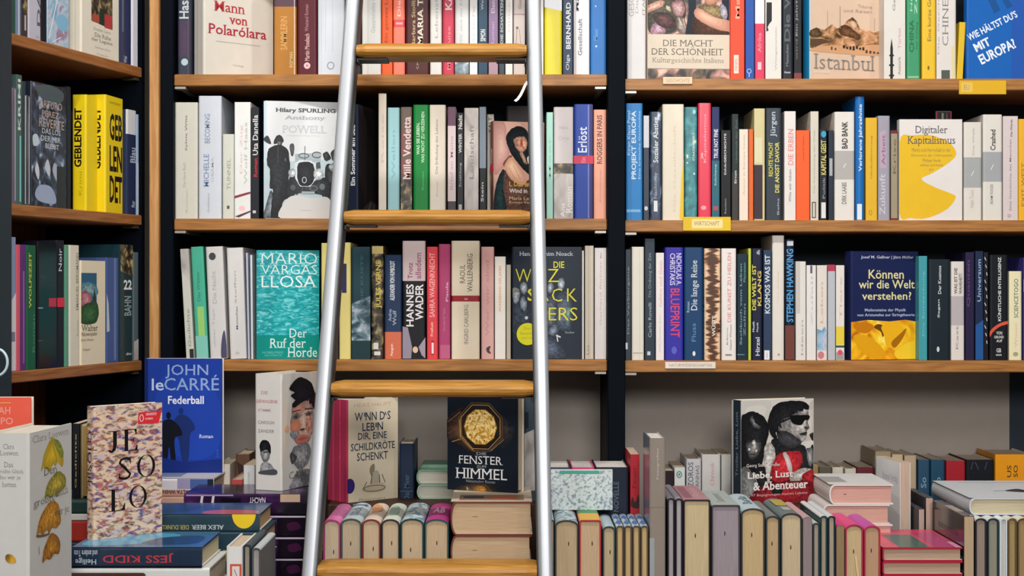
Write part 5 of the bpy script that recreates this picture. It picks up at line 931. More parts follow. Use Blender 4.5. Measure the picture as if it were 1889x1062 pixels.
r.s(417, 447, 1008, 'dedfe0', 'small white spine with an orange-red frame', [R(424, 1040, 446, 1075, 'cc5a40'), R(428, 1044, 442, 1075, 'e4d8d4'), L(432, 1050, 437, 1062, 2, '8a94a8')], Wd=.13)
g = r.grp
spine_up('small dark-covered book standing spine upward, low table before the half-moon stack', g, 448.5, 463, 1004, '223038', '3c4c54', .15, 2.36, pages='b0a48e')
spine_up('small grey book with a dark ink mark, low table before the half-moon stack', g, 464, 481, 1010, '4a5258', 'b8c0c4', .15, 2.36, pages='b8b2b0')

# --- purple stack with the portrait book
g = 'purple shrink-wrapped stack'
z = TZ; tk = .0357
names = ['lowest', 'second lowest', 'middle', 'second highest']
for k_ in range(5):
    lb = 'topmost dark purple book of the shrink-wrapped stack by the ladder foot' if k_ == 4 else f'{names[k_]} dark purple book of the shrink-wrapped stack by the ladder foot'
    art = [R(.62, .78, .98, .94, 'b8a088'), R(.04, .8, .55, 1, '1a1820'), V('SCHATTEN', .2, .53, .50, .68, 'c4bcc8', .02), V('NACHT', .56, .53, .84, .66, 'c4bcc8', .02), L(.1, .13, .9, .15, .02, 'c8c4d0'), L(.9, .24, .1, .22, .02, 'c8c4d0'), R(.2, .3, .8, .46, '141018'), R(.9, .02, .97, .4, '9a84b0')] if k_ == 4 else [R(.05, .02, .9, .5, '1a1020'), R(.05, .76, .9, .99, '16101c'), R(.90, .02, .98, .99, 'b4acbc'), C([(.3, .86), (.6, .84), (.7, .92), (.4, .95)], '3c1838')]
    lying(lb, g, -.545, -.3395 - .0015 * (k_ % 2), 2.70, z, tk - .0002, .133, '@purple_wrap', art, rough=.12, coat=.8, pages='d8d4d4'); z += tk
zp = z
face_out('white-grey book with a dark-haired portrait on its cover, standing on the purple stack', g, 470, 520, 592, 690, 66, 'd6d4d0', [
  P([(548, 690), (592, 690), (592, 905), (548, 905)], 'd2ccc4'), GC([(520, 700), (534, 760), (532, 840), (520, 860)], 'd8d2ca', 'e0d2c0', 2), GC([(540, 744), (557, 740), (572, 740), (578, 764), (576, 806), (566, 826), (552, 828), (541, 814), (535, 795), (536, 770)], 'a08078', 'd4aa98', 4, (562, 786), .6), GC([(540, 756), (554, 744), (556, 768), (545, 776)], 'c08878', 'd49a84'), GC([(538, 769), (546, 764), (554, 769), (552, 776), (544, 779), (538, 776)], '8a8482', '3c3e42', 3), GC([(562, 767), (570, 764), (577, 768), (573, 774), (564, 773)], '8a7c78', '2c2c30', 3), L(538, 762, 553, 760, 2, '3a3434'), L(561, 760, 576, 760, 2, '2c2628'), GC([(536, 782), (550, 778), (553, 796), (542, 802), (536, 796)], 'c87c60', 'd08c74'), GC([(564, 778), (574, 780), (573, 798), (564, 800)], 'b47468', 'd09a86'), GC([(556, 766), (560, 768), (562, 796), (556, 798)], 'c8b0a4', 'e4d4c8'), GC([(551, 797), (556, 795), (562, 797), (557, 800)], '6a5c58', '2c2628', 2), GC([(534, 800), (546, 798), (550, 806), (540, 812)], '7c7c84', 'a09ca0'), GC([(545, 812), (556, 807), (568, 811), (567, 818), (556, 823), (546, 820)], 'b87a6c', 'b85a54'), L(548, 815, 566, 814, 1, '8a3a38'), C([(524, 790), (530, 786), (532, 796), (526, 797)], 'e4b48c'),
  GC([(540, 828), (552, 826), (566, 824), (572, 842), (566, 862), (552, 872), (540, 858), (534, 846)], '6c7076', 'a8aaae', 4), GC([(534, 838), (546, 846), (540, 858), (536, 856)], '3c4046', '54585e'), GC([(542, 880), (556, 872), (576, 880), (580, 905), (540, 905)], '84868c', '5a5c62'), GC([(534, 896), (550, 888), (556, 905), (534, 905)], '94969c', 'b0b0b4'),
  GC([(533, 715), (544, 702), (555, 699), (571, 709), (579, 729), (580, 753), (575, 756), (571, 742), (557, 745), (541, 754), (537, 747), (544, 742), (535, 731), (542, 726), (533, 720)], '14151c', '1e1f28', 3), GC([(574, 738), (582, 732), (582, 762), (577, 760)], '2a1418', '3c1c20', 2), T('CAROL', 532, 873, 577, 886, '4a4846', 0, -.02), ],
  [T('DIE', 482, 722, 494, 728, 'b0888c', 0, .01), T('GEFANGENE', 472, 738, 512, 744, 'c0787c', 0, .01), T('STIMME', 476, 755, 500, 760, 'b49094', 0, .01), T('CAROLIN', 476, 777, 506, 783, '8a8484', 0, .01), T('ZANDER', 476, 793, 506, 799, '8a8484', 0, .01), GC([(481, 830), (496, 828), (498, 842), (490, 856), (483, 848)], '5c5e64', 'b4b2b4'), GC([(479, 872), (482, 858), (492, 852), (504, 862), (509, 876), (480, 876)], '8a8c92', 'a8a8ac'), C([(480, 871), (508, 866), (509, 876), (480, 876)], '4a4c54'), L(486, 836, 496, 834, 2, '2c2d32'), GC([(479, 822), (484, 814), (494, 814), (500, 824), (499, 838), (495, 830), (486, 832), (481, 834)], '14151a', '24252c')], None, 2.735, (), None, zp + .0003, pages='dcd4c8')

# --- lilac lying stack with the blue thriller against the shelf
g = 'lying stack under the blue thriller'
z = TZ
for k_, (col, lb) in enumerate((('4c5666', 'grey-blue book at the bottom of the stack under the blue thriller'), ('7a5a48', 'brown book second in the stack under the blue thriller'), ('9a8a94', 'mauve-grey book third in the stack under the blue thriller'), ('c49a8a', 'pinkish book just beneath the lilac and blue lying book'))):
    lying(lb, g, -.684, -.526, 2.857, z, .0385, .125, col); z += .0387
lying('lilac and blue lying book with black letters carrying the blue thriller', g, -.684, -.5238, 2.857, z, .0305, .125, 'd8d4de', [R(.0, 0, .34, 1, 'c09080'), R(.40, .74, .97, 1, '4a629c'), R(.40, .93, .97, 1, '1c2c40'), R(.40, .6, .97, .74, '9a94b8'), V('ALTA WHIN', .12, .44, .36, .72, '3a3034', .02)], [R(0, 0, 1, 1, 'd4d4d8'), R(.2, .3, .9, .6, '8a9ab4')], rough=.25, coat=.4)
zl = z + .0305
face_out('royal blue thriller with two walking silhouettes standing against the shelf edge', 'lying stack under the blue thriller', None, 266, 410, 661, 0, '1d3c9c', [
R(266, 661, 273, 873, '14245c'), C([(296, 700), (360, 690), (405, 740), (400, 830), (340, 846), (290, 800)], '2143a8'), T('JOHN', 305, 672, 384, 698, '8ea8d8', 0, .004), T('le', 280, 698, 302, 720, 'c0d0ee', 0, .01), T('CARRÉ', 303, 691, 404, 720, '8ea8d8', 0, .004), T('Federball', 310, 730, 376, 745, 'e4e8f4', 0, .02), T('Roman', 368, 801, 393, 808, 'ccd6ee', 0, .01),
  E(334, 758, 4.5, 6, '1c2f6c'), C([(322, 775), (330, 765), (342, 766), (354, 776), (360, 790), (352, 798), (350, 812), (348, 845), (340, 856), (334, 840), (330, 812), (324, 800)], '1c2f6c'), E(311, 766, 4.5, 6.5, '10141f'), C([(300, 782), (306, 774), (318, 774), (332, 788), (336, 802), (324, 806), (322, 820), (324, 848), (316, 850), (312, 824), (308, 852), (301, 850), (300, 820)], '10141f'), R(348, 857, 388, 871, '10131c'), T('ULLSTEIN', 354, 862, 382, 867, '9aa4b8', 0, .01), V('List', 398, 828, 403, 850, '3a5cb8', .01), P([(273, 838), (340, 852), (410, 846), (410, 873), (273, 873)], '162c78')], (), .018, 2.945, (), None, zl + .0003, pages='e4dccc', rough=.3)
# small standing books between the stacks, seen past the blue thriller
for a in ((400, 424, 856, 'd8d2c4', 'small cream spine beside the foot of the blue thriller', 2.97, .012, TZ), (434, 461, 838, '6a4c3a', 'small brown patterned spine behind the portrait book', 3.0, .012, TZ)):
    r = Row(a[7], 'gap behind the purple stack', a[5]); r.s(a[0], a[1], a[2], a[3], a[4], Wd=.12, spine=[P([(436, 850), (458, 866), (440, 880)], '3a2c28')] if a[0] == 434 else ())
r = Row(TZ, 'gap behind the purple stack', 2.86)
r.s(449, 470, 858, 'd5d6d8', 'slim white spine with a grey foot logo', [V('Roman', 455, 870, 461, 900, 'a8a8b0')], Wd=.11)
r.s(425, 448, 885, 'b04a48', 'short red book with a white top edge', Wd=.12)

# --- spine-up row behind the ladder
g = 'spine-up row behind the ladder'
spine_up('pink-spined book lying spine upward, first beside the ladder rail', g, 596, 628, 958, 'a83a78', 'e884be', pages='d4c4a8')
spine_up('pale blue-white spine-up book next to the pink-spined one', g, 628.5, 667, 956, '3c5450', 'c6d8e0', spine=[R(.1, .1, .9, .2, '6a8aa0'), V('Blick', .3, .3, .7, .8, '8aa4b8')], pages='c8baa0')
spine_up('white and orange spine-up book in the row behind the ladder', g, 667.5, 702, 957, '7a3034', 'e6d4c4', spine=[C([(.2, .1), (.7, .2), (.8, .5), (.3, .6)], 'e0a074')], pages='d0bc9e')
spine_up('cream floral spine-up book in the row behind the ladder', g, 703, 737.5, 957, '2c3034', 'd6dcd0', spine=[C([(.2, .3), (.6, .2), (.8, .6), (.4, .8)], '9ab8ac')], pages='cdbc9e')
spine_up('thick blue-white floral spine-up book next to the magenta one', g, 738.5, 782, 956, '1c4048', '@bluewhite', pages='d0bc9c')
spine_up('magenta-spined book lying spine upward beside the two thick lying volumes', g, 783, 828, 957, '1f5058', 'b83a88', spine=[T('AB', .25, .30, .75, .62, 'eec8dc', 0, .02)], pages='cdb898')
g = 'thick lying volumes behind the ladder'
for k_, lb in enumerate(('lowest of the thick lying volumes, hidden by the ladder rung', 'middle one of the thick lying volumes behind the ladder', 'topmost thick lying volume carrying the dark dome book')):
    lying_tail(lb, g, KX(831) * 2.69, KX(982) * 2.69 - .002 * (k_ % 2), 2.69, TZ + .0556 * k_, .0554, .20, '6e3a32', [R(0, 0, 1, 1, 'cbbca8'), R(.1, .55, .9, .9, '8a6a50'), R(.15, .62, .4, .8, '2c3034'), R(.5, .6, .8, .85, 'a8604a')] if k_ == 2 else (), full=True, pages='cfb594', tail=[(.55, .3, .0009, .005, '8a8a34')])
zt = TZ + .0556 * 3
face_out('dark face-out book with a golden dome and white serif title', 'thick lying volumes behind the ladder', None, 955, 824, 706, -23, '141d28', [
  GC([(824, 775), (840, 758), (856, 752), (862, 800), (880, 832), (856, 826), (836, 812), (824, 806)], '2c221e', '5c4434', 4), GC([(918, 762), (936, 770), (950, 790), (940, 812), (922, 818)], '1e2228', '3a3434', 3), L(826, 778, 850, 758, 1, '8a6c4c'), L(826, 800, 848, 784, 1, '6c5038'), L(834, 814, 856, 806, 1.5, 'a07c50'), L(848, 772, 850, 806, 1.4, 'a88c64'), L(850, 806, 876, 830, 1.6, '9a7648'), L(930, 806, 906, 828, 1.4, '8a6c44'),
  RING(887, 785, 44, 48, 1.4, '6a5034', 8, .39), RING(887, 785, 40, 44, 1.6, 'a8824c', 8, .39), RING(887, 785, 36, 40, 3, '2c2018', 8, .39), E(887, 785, 30.5, 33.5, '@dome', 10), RING(887, 785, 31, 34, 1.4, '8a6424', 10), RING(887, 785, 19, 21, .8, 'c09844'), RING(887, 785, 9, 10, .8, 'b88c38')] + [E(887 + 24 * math.cos(.63 * i), 785 + 26 * math.sin(.63 * i), 1.6, 2, '8a6a30') for i in range(10)] + [
  T('DIE', 880, 831, 898, 836, 'a8acb0', 0, 0, True), T('FENSTER', 846, 838, 928, 853, 'd8d8d8', 0, 0, True), T('ZUM', 880, 855, 898, 859, 'a8acb0', 0, 0, True), T('HIMMEL', 841, 861, 936, 880, 'd8d8d8', 0, 0, True), T('Historischer Roman', 861, 882, 914, 887, '8a8e94'), GC([(838, 915), (846, 896), (864, 890), (896, 886), (912, 894), (920, 915)], '2c2420', '6c543c', 3), GC([(872, 914), (878, 896), (888, 892), (898, 898), (902, 914)], '8a5c28', 'd89a44', 3), L(862, 896, 864, 914, 2, 'b8a488')],
  (), .03, 2.80, (), None, zt + .0003, Ht=.1885, pages='d8ccb4', rough=.3)
ZPL = .9083
r = Row(ZPL, 'plinth behind the ladder', 2.985)
r.s(967, 990, 722, '3c4c58', 'grey-blue patterned spine between the dome book and the ladder rail', [P([(967, 800), (990, 790), (990, 905), (967, 905)], '@stone'), R(968, 760, 975, 790, '1c242c')], Wd=.13)
g = 'magenta-spined gift books'
d40 = math.radians(40); tb = .0215
lbs = ('cream face-out gift book with dark blue hand-drawn title and magenta spine', 'magenta-spined gift book directly behind the cream face-out one', 'hindmost magenta-spined gift book near the ladder rail')
for k_ in range(3):
    Z0 = 2.965 + k_ * (tb + .0006) * math.cos(d40); Xc = KX(640) * 2.965 - k_ * (tb + .0006) * math.sin(d40)
    xc = Xc / Z0 * F + 944.5
    wd = .1145
    Xr = Xc + wd * math.cos(d40); xr = Xr / (Z0 + wd * math.sin(d40)) * F + 944.5
    fr = [T('HEIKE HAUPT', 653, 745, 721, 752, 'd8a89c', 0, 0), T('W NN D S', 654, 762, 720, 778, '34405c', 0, .01), T('E', 671, 763, 677, 770, '34405c', 0, .02), T('A', 708, 763, 713, 770, '34405c', 0, .02), T('LEB N', 668, 782, 706, 797, '34405c', 0, .01), T('E', 692, 783, 698, 791, '34405c', 0, .02), T('DIR, EINE', 660, 800, 713, 815, '34405c', 0, .01), T('SCHILDKRÖTE', 647, 816, 728, 833, '34405c', 0, .01), T('SCHENKT', 658, 837, 715, 852, '34405c', 0, .01),
      E(645, 897, 9, 14, '3a2c74'), C([(681, 872), (684, 862), (690, 860), (690, 874), (686, 884)], '8a8470'), C([(683, 900), (686, 878), (695, 872), (700, 884), (700, 904)], 'b8b09c'), L(683, 900, 686, 878, 1.2, '4a4438'), L(700, 904, 699, 880, 1.2, '4a4438'), C([(668, 908), (676, 898), (704, 896), (711, 906), (700, 912), (680, 912)], 'c8bca0'), RING(690, 905, 20, 6, 1.2, '4a4438'), L(668, 906, 676, 892, 1.2, '4a4438'), L(704, 880, 710, 896, 1.2, '4a4438'), T('Roman', 662, 922, 710, 926, 'a89c88')]
    face_out(lbs[k_], g, None, xc, xr, 735, 40, 'e2d6bc', fr if k_ == 0 else (), [V('Wenn das Leben', 626 + 20 * (k_ > 9), 745, 633, 850, 'dc98b0', .01)] if k_ else (), tb, Z0, [(600, 1000, 'b83a5c')], None, ZPL, Ht=.1875, rough=.4)
r = Row(ZPL, 'plinth behind the ladder', 3.02)
r.s(736, 764, 818, '1b2b44', 'small navy spine beside the cream gift book', [V('Das Meer', 745, 875, 755, 922, '4a6480', .01), R(738, 905, 762, 907, '3a5068')], Wd=.12)
g = 'pale green lying pair on the plinth'
lying_tail('lower of two pale green lying books beside the small navy spine', g, -.1765, -.06, 3.02, ZPL, .0268, .18, 'a4c4b0', pages='d8dccc', full=True)
lying_tail('upper of two pale green lying books beside the small navy spine', g, -.1775, -.058, 3.02, ZPL + .027, .0268, .18, '7aa890', pages='dcdccc', full=True)

# --- between ladder and the tall taupe book
g = 'spine-up row past the ladder rail'
zt = .9165
spine_up('narrow dark spine-up book half hidden by the straight ladder rail', g, 1014.5, 1022.5, 957, '2c3c40', 'a8b4b8', .14, zt=zt)
spine_up('thick blue-white spine-up book beside the yellow-spined one', g, 1023.5, 1067.5, 957, '3c3c40', '@bluewhite', .14, zt=zt, pages='cbb692')
spine_up('yellow-spined paperback lying spine upward with a green end', g, 1068.5, 1109.5, 957, 'a8323c', 'e6b02a', .14, zt=zt, bands=[(0, .42, '3c8a50')], full=False, pages='d8bc98')
spine_up('pale blue spine-up book next to four slim alike ones', g, 1111.5, 1135.5, 970, '2e4448', 'b4ccd4', .14, pages='c8b896')
for k_, lb in enumerate(('first', 'second', 'third', 'fourth')):
    spine_up(f'{lb} slim blue-diamond spine-up book counted from the pale blue one', g, 1136.5 + 15.1 * k_, 1151 + 15.1 * k_, 969, '5a4a3a', '@bluewhite', .14, spine=[P([(.5, .1), (.9, .3), (.5, .5), (.1, .3)], '5c7cc0'), P([(.5, .55), (.9, .75), (.5, .95), (.1, .75)], '5c7cc0')], pages='d6bc88')
r = Row(TZ, 'group in front of the black upright', 2.845)
r.s(1012, 1053, 862, '27334e', 'navy book with a white top edge', [R(1012, 862, 1053, 868, '3c4a66')], Wd=.135, pages='e6e4e0')
r.s(1054, 1097, 862, 'd2447e', 'pink book with a white top edge', Wd=.135, pages='e8e4e2')
r.s(1098, 1160, 862, '1b2334', 'wide dark navy book', [V('NOVELLE', 1132, 888, 1142, 944, '5a6478', .01)], Wd=.135, pages='e6e4e0')
r.s(1162.5, 1180, 838, 'b02a34', 'red spine with a dark flame pattern low down', [V('Feuer', 1166, 860, 1174, 900, '7a1c28', .01), C([(1164, 934), (1166, 916), (1172, 926), (1178, 912), (1180, 936)], '3a2424')], Wd=.13)
face_out('small patterned landscape booklet with a green stripe standing on the spine-up row', 'group in front of the black upright', None, 1016, 1130, 866, 0, '@sketch', [R(1032, 868, 1106, 874, '4aa08c'), R(1016, 866, 1130, 867.5, 'd0d8d8')], (), .008, 2.81, (), None, zt + .0003, hc=False)
r = Row(TZ, 'table beside the spine-up rows', 2.69)
r.s(1198, 1228, 808, '8d837a', 'tall taupe-spined book', [V('Fotografien', 1211, 826, 1216, 884, 'b8b0a6', .01), R(1198, 935, 1228, 936, '7a7068'), R(1198, 992, 1207, 1062, '98a0a4')], Wd=.13, side='8e94aa', pages='e4e2de', hc=True, coat=.4, rough=.25, dy=0)

# --- long spine-up row on the other side of the tall taupe book
g = 'long spine-up row past the tall taupe book'
spine_up('slim black spine-up book right beside the tall taupe one', g, 1231, 1245, 918, '1e1b24', '8a8890', .19, pages='b4b0b4')
spine_up('second slim black spine-up book from the tall taupe one', g, 1245.6, 1259.5, 919, '241f2a', '9a98a4', .19, pages='c0bcc0')
spine_up('thick spine-up book with a dusty pink spine and dark covers', g, 1260.5, 1311, 921, '2a242c', 'b88890', .19, spine=[R(.1, .1, .4, .9, '9a6a78'), V('Reise', .45, .2, .75, .8, 'd0a8b0')], full=False, pages='d8c79e')
spine_up('thick spine-up book with lilac-grey page edges', g, 1312.5, 1366, 931, '3c3c42', 'aab4b2', .19, spine=[V('Sommer', .3, .2, .6, .8, '7c8c88')], full=False, pages='a99fa8')
spine_up('rounded cream-paged spine-up book with a white-blue spine', g, 1367, 1411.5, 937, '3a3c3c', 'b8ccd4', .19, spine=[V('Berlin', .3, .2, .7, .7, '6a7c8c')], pages='d6bd90')
spine_up('narrower grey-spined spine-up book in the long row', g, 1412.5, 1439, 951, '343a3e', '7c8080', .19, pages='cbb28a')
spine_up('spine-up book with a yellow-flecked grey spine and yellow ink dot', g, 1440, 1480, 946, '2a3236', '6e7a7c', .19, spine=[R(.2, .1, .8, .5, 'b0a850'), R(.3, .6, .7, .8, 'a8b0a8')], pages='d8c6a4')
spine_up('grey-paged paperback spine upward with a pinkish spine', g, 1481, 1498.5, 953, '8a7e82', 'c8a0a4', .19, hc=False, pages='9c9092')
spine_up('slim spine-up book with a pale green-white spine, first of three', g, 1499.5, 1512.5, 964, '2e3c40', 'c4ccc4', .16, pages='b4ac9c')
spine_up('slim spine-up book with dark teal covers, middle of three', g, 1513.2, 1526.5, 951, '1f3c40', 'dadde0', .19, pages='b8ac98')
spine_up('slim spine-up book with blue-black covers, last of three', g, 1527.2, 1541.5, 951, '1c2832', 'd4dade', .19, pages='bcb09c')
spine_up('brownish paperback spine upward with a hot pink spine', g, 1542.5, 1558, 968, '8a7058', 'd83e84', .14, hc=False, pages='a08a68')
o = spine_up('pink-spined book standing spine upward with a hanging cream ribbon', g, 1559, 1593, 967, 'a03048', 'de4c88', .14, pages='d9c297')
rb = MB(); pts = [(.002, -.052), (.0035, -.068), (.006, -.085), (.0105, -.105), (.0125, -.135)]
for i in range(len(pts) - 1):
    (xa, ya), (xb, yb) = pts[i], pts[i + 1]
    for dz, s in ((-.0012, 1), (-.0006, -1)):
        q = [(xa - .0014, -ya, dz), (xa + .0014, -ya, dz), (xb + .0014, -yb, dz), (xb - .0014, -yb, dz)]
        rb.poly(q if s > 0 else q[::-1], mat('e0c49c', .5))
rb.build('bookmark_ribbon', o, label='cream bookmark ribbon')
spine_up('spine-up book with a violet-pink spine and crimson covers', g, 1594, 1624.5, 969, 'b8304c', 'c054a8', .14, pages='cda888')

# --- couple cover on its plinth, back rows, stacks
face_out('face-out book with a black-and-white couple, one in dark sunglasses, red shirt', 'upright books past the long row', 1350, 1366, 1501, 740, 22, 'c9c4bf', [
  P([(1366, 738), (1501, 738), (1501, 935), (1366, 935)], 'cfccc6'),
  GC([(1366, 740), (1420, 740), (1416, 775), (1424, 812), (1414, 800), (1404, 766), (1386, 758), (1372, 764), (1366, 776)], 'c4c2bc', 'd8d6d0', 2), GC([(1480, 812), (1490, 818), (1501, 806), (1501, 745), (1493, 752), (1494, 790)], 'bcb4ae', 'd4ccc6', 2), GC([(1493, 806), (1501, 803), (1501, 818), (1497, 816)], '2c2c30', '1c1c20', 2),
  GC([(1420, 830), (1426, 812), (1440, 812), (1462, 822), (1482, 826), (1490, 838), (1501, 830), (1501, 935), (1420, 935)], '1a1b1f', '26272c', 3), GC([(1488, 834), (1498, 832), (1500, 856), (1494, 866), (1488, 850)], '5c5e62', 'a8a8a8'),
  GC([(1430, 790), (1438, 775), (1458, 767), (1478, 755), (1490, 761), (1491, 770), (1490, 785), (1493, 793), (1488, 797), (1488, 804), (1486, 812), (1478, 820), (1462, 816), (1440, 814)], '5c5a5c', 'c4c0bc', 5, (1484, 788), .8), GC([(1432, 800), (1450, 798), (1468, 810), (1478, 822), (1462, 830), (1440, 822)], '2c2d32', '46464c'), GC([(1429, 784), (1434, 779), (1438, 788), (1434, 795)], '6a6866', '94908e'), GC([(1476, 757), (1487, 757), (1489, 766), (1480, 767)], 'a8a4a0', 'ccc8c4'), GC([(1482, 792), (1492, 791), (1489, 797)], '54504e', '3a3836', 2), C([(1474, 804), (1487, 801), (1487, 805), (1480, 807)], '2a2628'), GC([(1474, 808), (1486, 808), (1484, 816), (1478, 818)], '8a8684', 'b0acaa'),
  GC([(1416, 775), (1423, 756), (1433, 746), (1451, 742), (1478, 743), (1491, 750), (1491, 759), (1482, 758), (1472, 757), (1466, 764), (1458, 770), (1446, 774), (1438, 778), (1434, 780), (1430, 800), (1434, 814), (1424, 808), (1416, 790)], '131417', '202125', 3), C([(1457, 770), (1475, 769), (1492, 770), (1491, 778), (1484, 779), (1478, 787), (1469, 787), (1460, 782)], '08090b'), L(1440, 781, 1460, 772, 2.5, '0c0d10'),
  GC([(1421, 866), (1427, 847), (1443, 837), (1462, 836), (1476, 838), (1479, 858), (1468, 874), (1452, 890), (1425, 890)], '9c2028', 'd8323c', 4), GC([(1443, 840), (1449, 838), (1458, 856), (1460, 876), (1453, 872), (1447, 852)], 'b8aca8', 'dcd4d0'), GC([(1456, 882), (1476, 869), (1496, 871), (1500, 876), (1478, 890), (1464, 900)], '9a9490', 'd0ccc8'), GC([(1478, 884), (1490, 874), (1500, 874), (1500, 900), (1484, 898)], '8c1c26', 'b82c36'),
  GC([(1366, 776), (1374, 763), (1387, 759), (1403, 766), (1414, 780), (1417, 800), (1413, 816), (1406, 850), (1398, 870), (1380, 872), (1366, 862)], '121316', '202226', 3), GC([(1382, 772), (1388, 768), (1392, 780), (1402, 788), (1396, 792), (1386, 784)], '3c3e42', '8a8c8e', 3), GC([(1376, 817), (1386, 812), (1400, 814), (1403, 826), (1396, 842), (1385, 848), (1377, 834)], '3a3a3c', '8c8a88'), GC([(1386, 816), (1391, 812), (1394, 824), (1390, 829)], '9a9894', 'ece8e4', 3), E(1381, 829, 2, 2.5, 'd4d0cc'), E(1394, 832, 2, 2.5, 'c8c4c0'), L(1379, 815, 1385, 814, 1.5, '0c0d10'), L(1394, 815, 1400, 815, 1.5, '0c0d10'), L(1383, 838, 1392, 839, 1.5, '1a1a1c'),
  GC([(1409, 826), (1418, 817), (1427, 829), (1428, 848), (1421, 864), (1418, 894), (1410, 890), (1408, 850)], 'a8a4a0', 'd4d0cc', 4), GC([(1366, 870), (1378, 862), (1392, 884), (1400, 910), (1388, 935), (1366, 935)], '5c5e60', '8a8c8c'), GC([(1392, 866), (1408, 860), (1414, 896), (1410, 912), (1400, 905)], '141518', '2a2b2e'),
  GC([(1386, 912), (1410, 896), (1440, 892), (1501, 896), (1501, 935), (1386, 935)], '6a141e', 'a8242e', 3), GC([(1424, 900), (1440, 902), (1440, 914), (1424, 914)], '14151a', '24252a', 2), T('Georg Stefan Troller', 1376, 856, 1438, 864, 'e4e0dc', 0, 0, True), T('Liebe, Lust', 1377, 871, 1462, 886, 'e8e4e0', 0, .02, True), T('& Abenteuer', 1388, 890, 1489, 906, 'e8e4e0', 0, .02, True), T('97 Begegnungen meines Lebens', 1384, 912, 1488, 918, 'd8b0b0')],
  [R(1350, 738, 1353, 935, 'c8c8c8'), V('Troller Liebe, Lust', 1357, 760, 1362, 880, '7a8894')], None, 2.945, [(730, 940, '26323c')], None, .9053, Ht=.191, pages='d8d0c4')
r = Row(TZ, 'back row past the black upright', 3.075)
r.s(1226, 1243, 868, '2a1c24', 'small dark plum spine', Wd=.12)
r.s(1244, 1264, 862, 'd0d4d2', 'white spine with a green round mark', [RING(1253, 875, 5.5, 6.5, 2, '4a8a84'), E(1253, 875, 2, 2.5, '4a8a84')], Wd=.12)
r.s(1266, 1294, 846, 'bfbec2', 'grey-white spine with two lines of dark capitals', [V('ZOROS', 1269, 852, 1279, 898, '5a5c6a', .01), V('ANNAS', 1283, 858, 1290, 898, '70727c', .01)], Wd=.12)
r.s(1295, 1330, 838, 'c6c4c2', 'wide light grey spine with faint red lettering', [V('Chronik', 1310, 852, 1318, 896, 'c09898', .01)], Wd=.13)
r.s(1331, 1349, 839, 'c2c2c0', 'light grey plain spine beside the couple cover', Wd=.13)
r = Row(TZ, 'far back table row', 3.095)
for a in ((1497, 1510, 858, '9c8050', 'ochre spine beside the couple cover'), (1511, 1535, 862, '5c564a', 'dark olive spine'), (1536, 1557, 862, 'c8c2b4', 'first cream label-like spine'), (1559, 1580, 864, 'c4bfb2', 'second cream spine next to the dark red one'), (1581, 1614, 862, '602430', 'dark red spine with a black edge'), (1615, 1645, 832, '988a70', 'olive-beige tall spine'), (1646, 1667, 838, 'bda888', 'sand-coloured spine'), (1669, 1692, 840, 'b09c84', 'tan spine next to two dark blue ones'), (1694, 1716, 848, '284a64', 'first dark blue spine with a swirl'), (1717.5, 1744, 848, '1f4660', 'second dark blue spine with a swirl'), (1746, 1782, 850, 'a01f2c', 'bright red spine'), (1783, 1835, 848, '14161e', 'wide black spine with faint marks'), (1836.5, 1906, 838, 'e09418', 'wide orange-yellow spine with black lettering')):
    sp_ = ()
    if a[0] == 1694: sp_ = [V('So', 1699, 880, 1709, 900, '7a98ac', .01)]
    if a[0] == 1717.5: sp_ = [V('So', 1726, 880, 1736, 900, '7a98ac', .01)]
    if a[0] == 1783: sp_ = [L(1796, 852, 1792, 866, 1.5, '3a4860'), L(1800, 852, 1806, 866, 1.5, '3a4860'), L(1822, 852, 1818, 866, 1.5, '3a4860')]
    if a[0] == 1836.5: sp_ = [V('US', 1858, 858, 1866, 880, '4a3a18', .01), V('SO', 1870, 858, 1878, 880, '4a3a18', .01)]
    r.s(a[0], a[1], a[2], a[3], a[4], sp_, Wd=.125)
g = 'pink-edged lying stack'
for k_, lb in enumerate(('lowest pink-edged lying book behind the long spine-up row', 'second pink-edged lying book from the bottom of its stack', 'middle pink-edged lying book of its stack', 'second pink-edged lying book from the top of its stack', 'topmost pink-edged lying book with a white cover')):
    dx = (0, .004, -.002, -.012, 0)[k_]
    lying_tail(lb, g, .556 + dx, .668 + dx * .5, 2.85, TZ + .0352 * k_, .035, .17, 'dcd8d6', [R(0, 0, 1, 1, 'dededf'), R(.0, .3, .35, .8, 'a8a8a6')] if k_ == 4 else (), full=True, pages='e2b4a6', tail=[(.5, .25, .0008, .003, '6a4a4a')])
Wd = .11; Tk = .0205; C0 = Vector((KX(1660) * 2.95, -.05, 0)); Ht = ZP(853, 2.95) - TZ
book('narrow white book standing edge-on with cream page edges beside the pink-edged stack', 'upright books past the long row', Tr(C0.x, C0.y, TZ) @ Rz(190) @ Tr(-Tk / 2, -Wd, 0), Tk, Wd, Ht, 'e8ebee', (), [T('Roman Verlag', .3, .12, .9, .2, 'b8bcd0', 0, 0)], (), (0, 1, 0, 1), (0, 1, 0, 1), hc=False, pages='dcc4b0')
g = 'red-covered lying stack'
for k_, lb in enumerate(('lowest red-covered lying book beside the spine-up rows', 'second red-covered lying book from the bottom', 'second red-covered lying book from the top of its stack', 'topmost red-covered lying book with a pink and green glossy cover')):
    lying_tail(lb, g, KX(1628) * 2.69, KX(1775.5) * 2.69, 2.69, TZ + .0228 * k_, .0226, .20, 'b42a40', [R(0, 0, 1, 1, 'd84a6c'), R(.0, .0, .18, 1, 'e05a70'), R(.22, .3, .6, 1, '4c6a64'), R(.66, .2, .95, 1, 'b8487c'), R(.92, .7, 1, 1, 'f0a0c4')] if k_ == 3 else (), pages='c4a892', coat=.6 if k_ == 3 else 0, rough=.25)
g = 'books squeezed behind the red-covered stack'
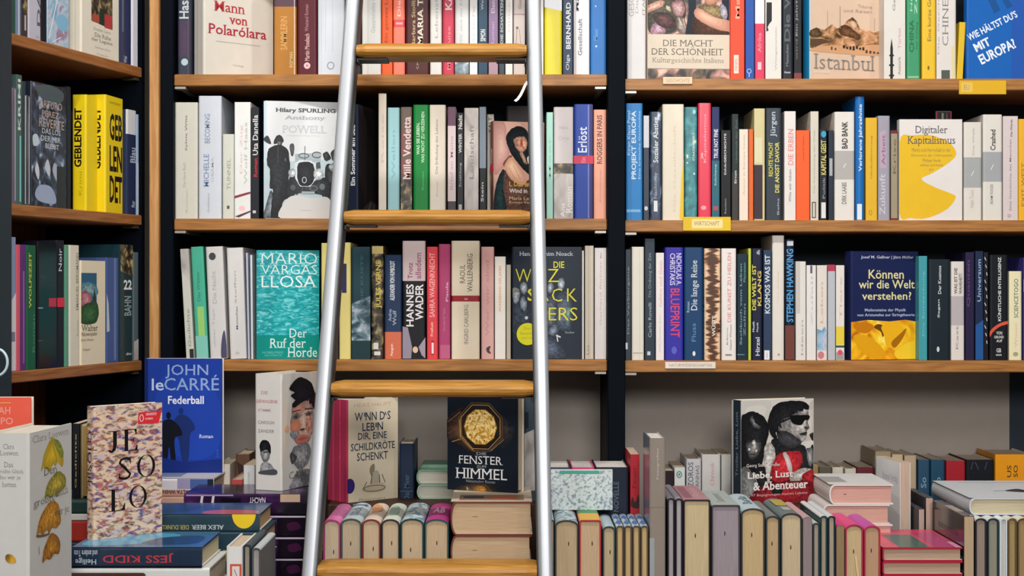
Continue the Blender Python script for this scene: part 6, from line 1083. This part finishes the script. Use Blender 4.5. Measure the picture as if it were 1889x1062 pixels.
spine_up('thin pinkish-edged paperback spine upward behind the red-covered stack', g, 1694, 1706, 938, '3a3840', '4a4850', .13, 2.912, hc=False, full=False, pages='c8b0a4')
spine_up('pinkish-edged dark spine-up book near the black shrink-wrapped one', g, 1707, 1722, 917, '2c2c34', '54545c', .13, 2.912, hc=False, full=False, pages='cbb0a2')
g = 'spine-up row at the table end'
spine_up('thick black shrink-wrapped spine-up book with beige page edges at the table end', g, 1777.5, 1797.5, 951, '26252e', '5c5658', .2, hc=False, full=False, pages='cdb494', mark=False, rough=.15, coat=.7, spine=[R(.1, .35, .9, .75, 'b8aaa0')],
  back=[R(0, 0, .4, .3, '7c3458'), T('NACHT', .12, .40, .40, .62, '5c5a66', 90, .01), T('SCHIFF', .44, .36, .66, .66, '5c5a66', 90, .01), R(.72, .2, .78, .8, '44424c')], brect=(0, 1, 0, 1))
zt = .9195
for a in ((1799, 1820.5, '2c2e30', 'dcdcda', 'a8968c', 'spine-up book with dark covers and mauve-grey edges, table end row'), (1821.5, 1843, '22343a', 'd4dade', 'a0a090', 'spine-up book with blue-black covers and grey-green edges, table end row'), (1844, 1858.5, 'd0dce2', 'e4eaee', 'd8dcd8', 'white-covered slim spine-up book in the table end row'), (1859.5, 1876, '6a5c40', 'd8d4c8', 'b8a06e', 'spine-up book with khaki covers, table end row'), (1877, 1900, '5c4a30', 'd8d4cc', 'b0966a', 'last brown-covered spine-up book of the table end row')):
    spine_up(a[5], g, a[0], a[1], 955, a[2], a[3], .2, zt=zt, pages=a[4], mark=False)
lying_tail('large white lying book with a dark flower drawing on top of the table end row', g, KX(1788) * 2.725, KX(1788) * 2.725 + .195, 2.725, zt + .0004, .0285, .245, 'c4ccd4', [R(0, 0, 1, 1, 'ccd2d8'), C([(.45, .62), (.6, .5), (.68, .6), (.85, .52), (1, .6), (1, .75), (.7, .72), (.6, .7)], '33363c'), L(.35, .62, .6, .6, .02, '4a4c52'), R(.2, .1, .9, .14, 'b0b8c4')], full=True, pages='d6ccae')
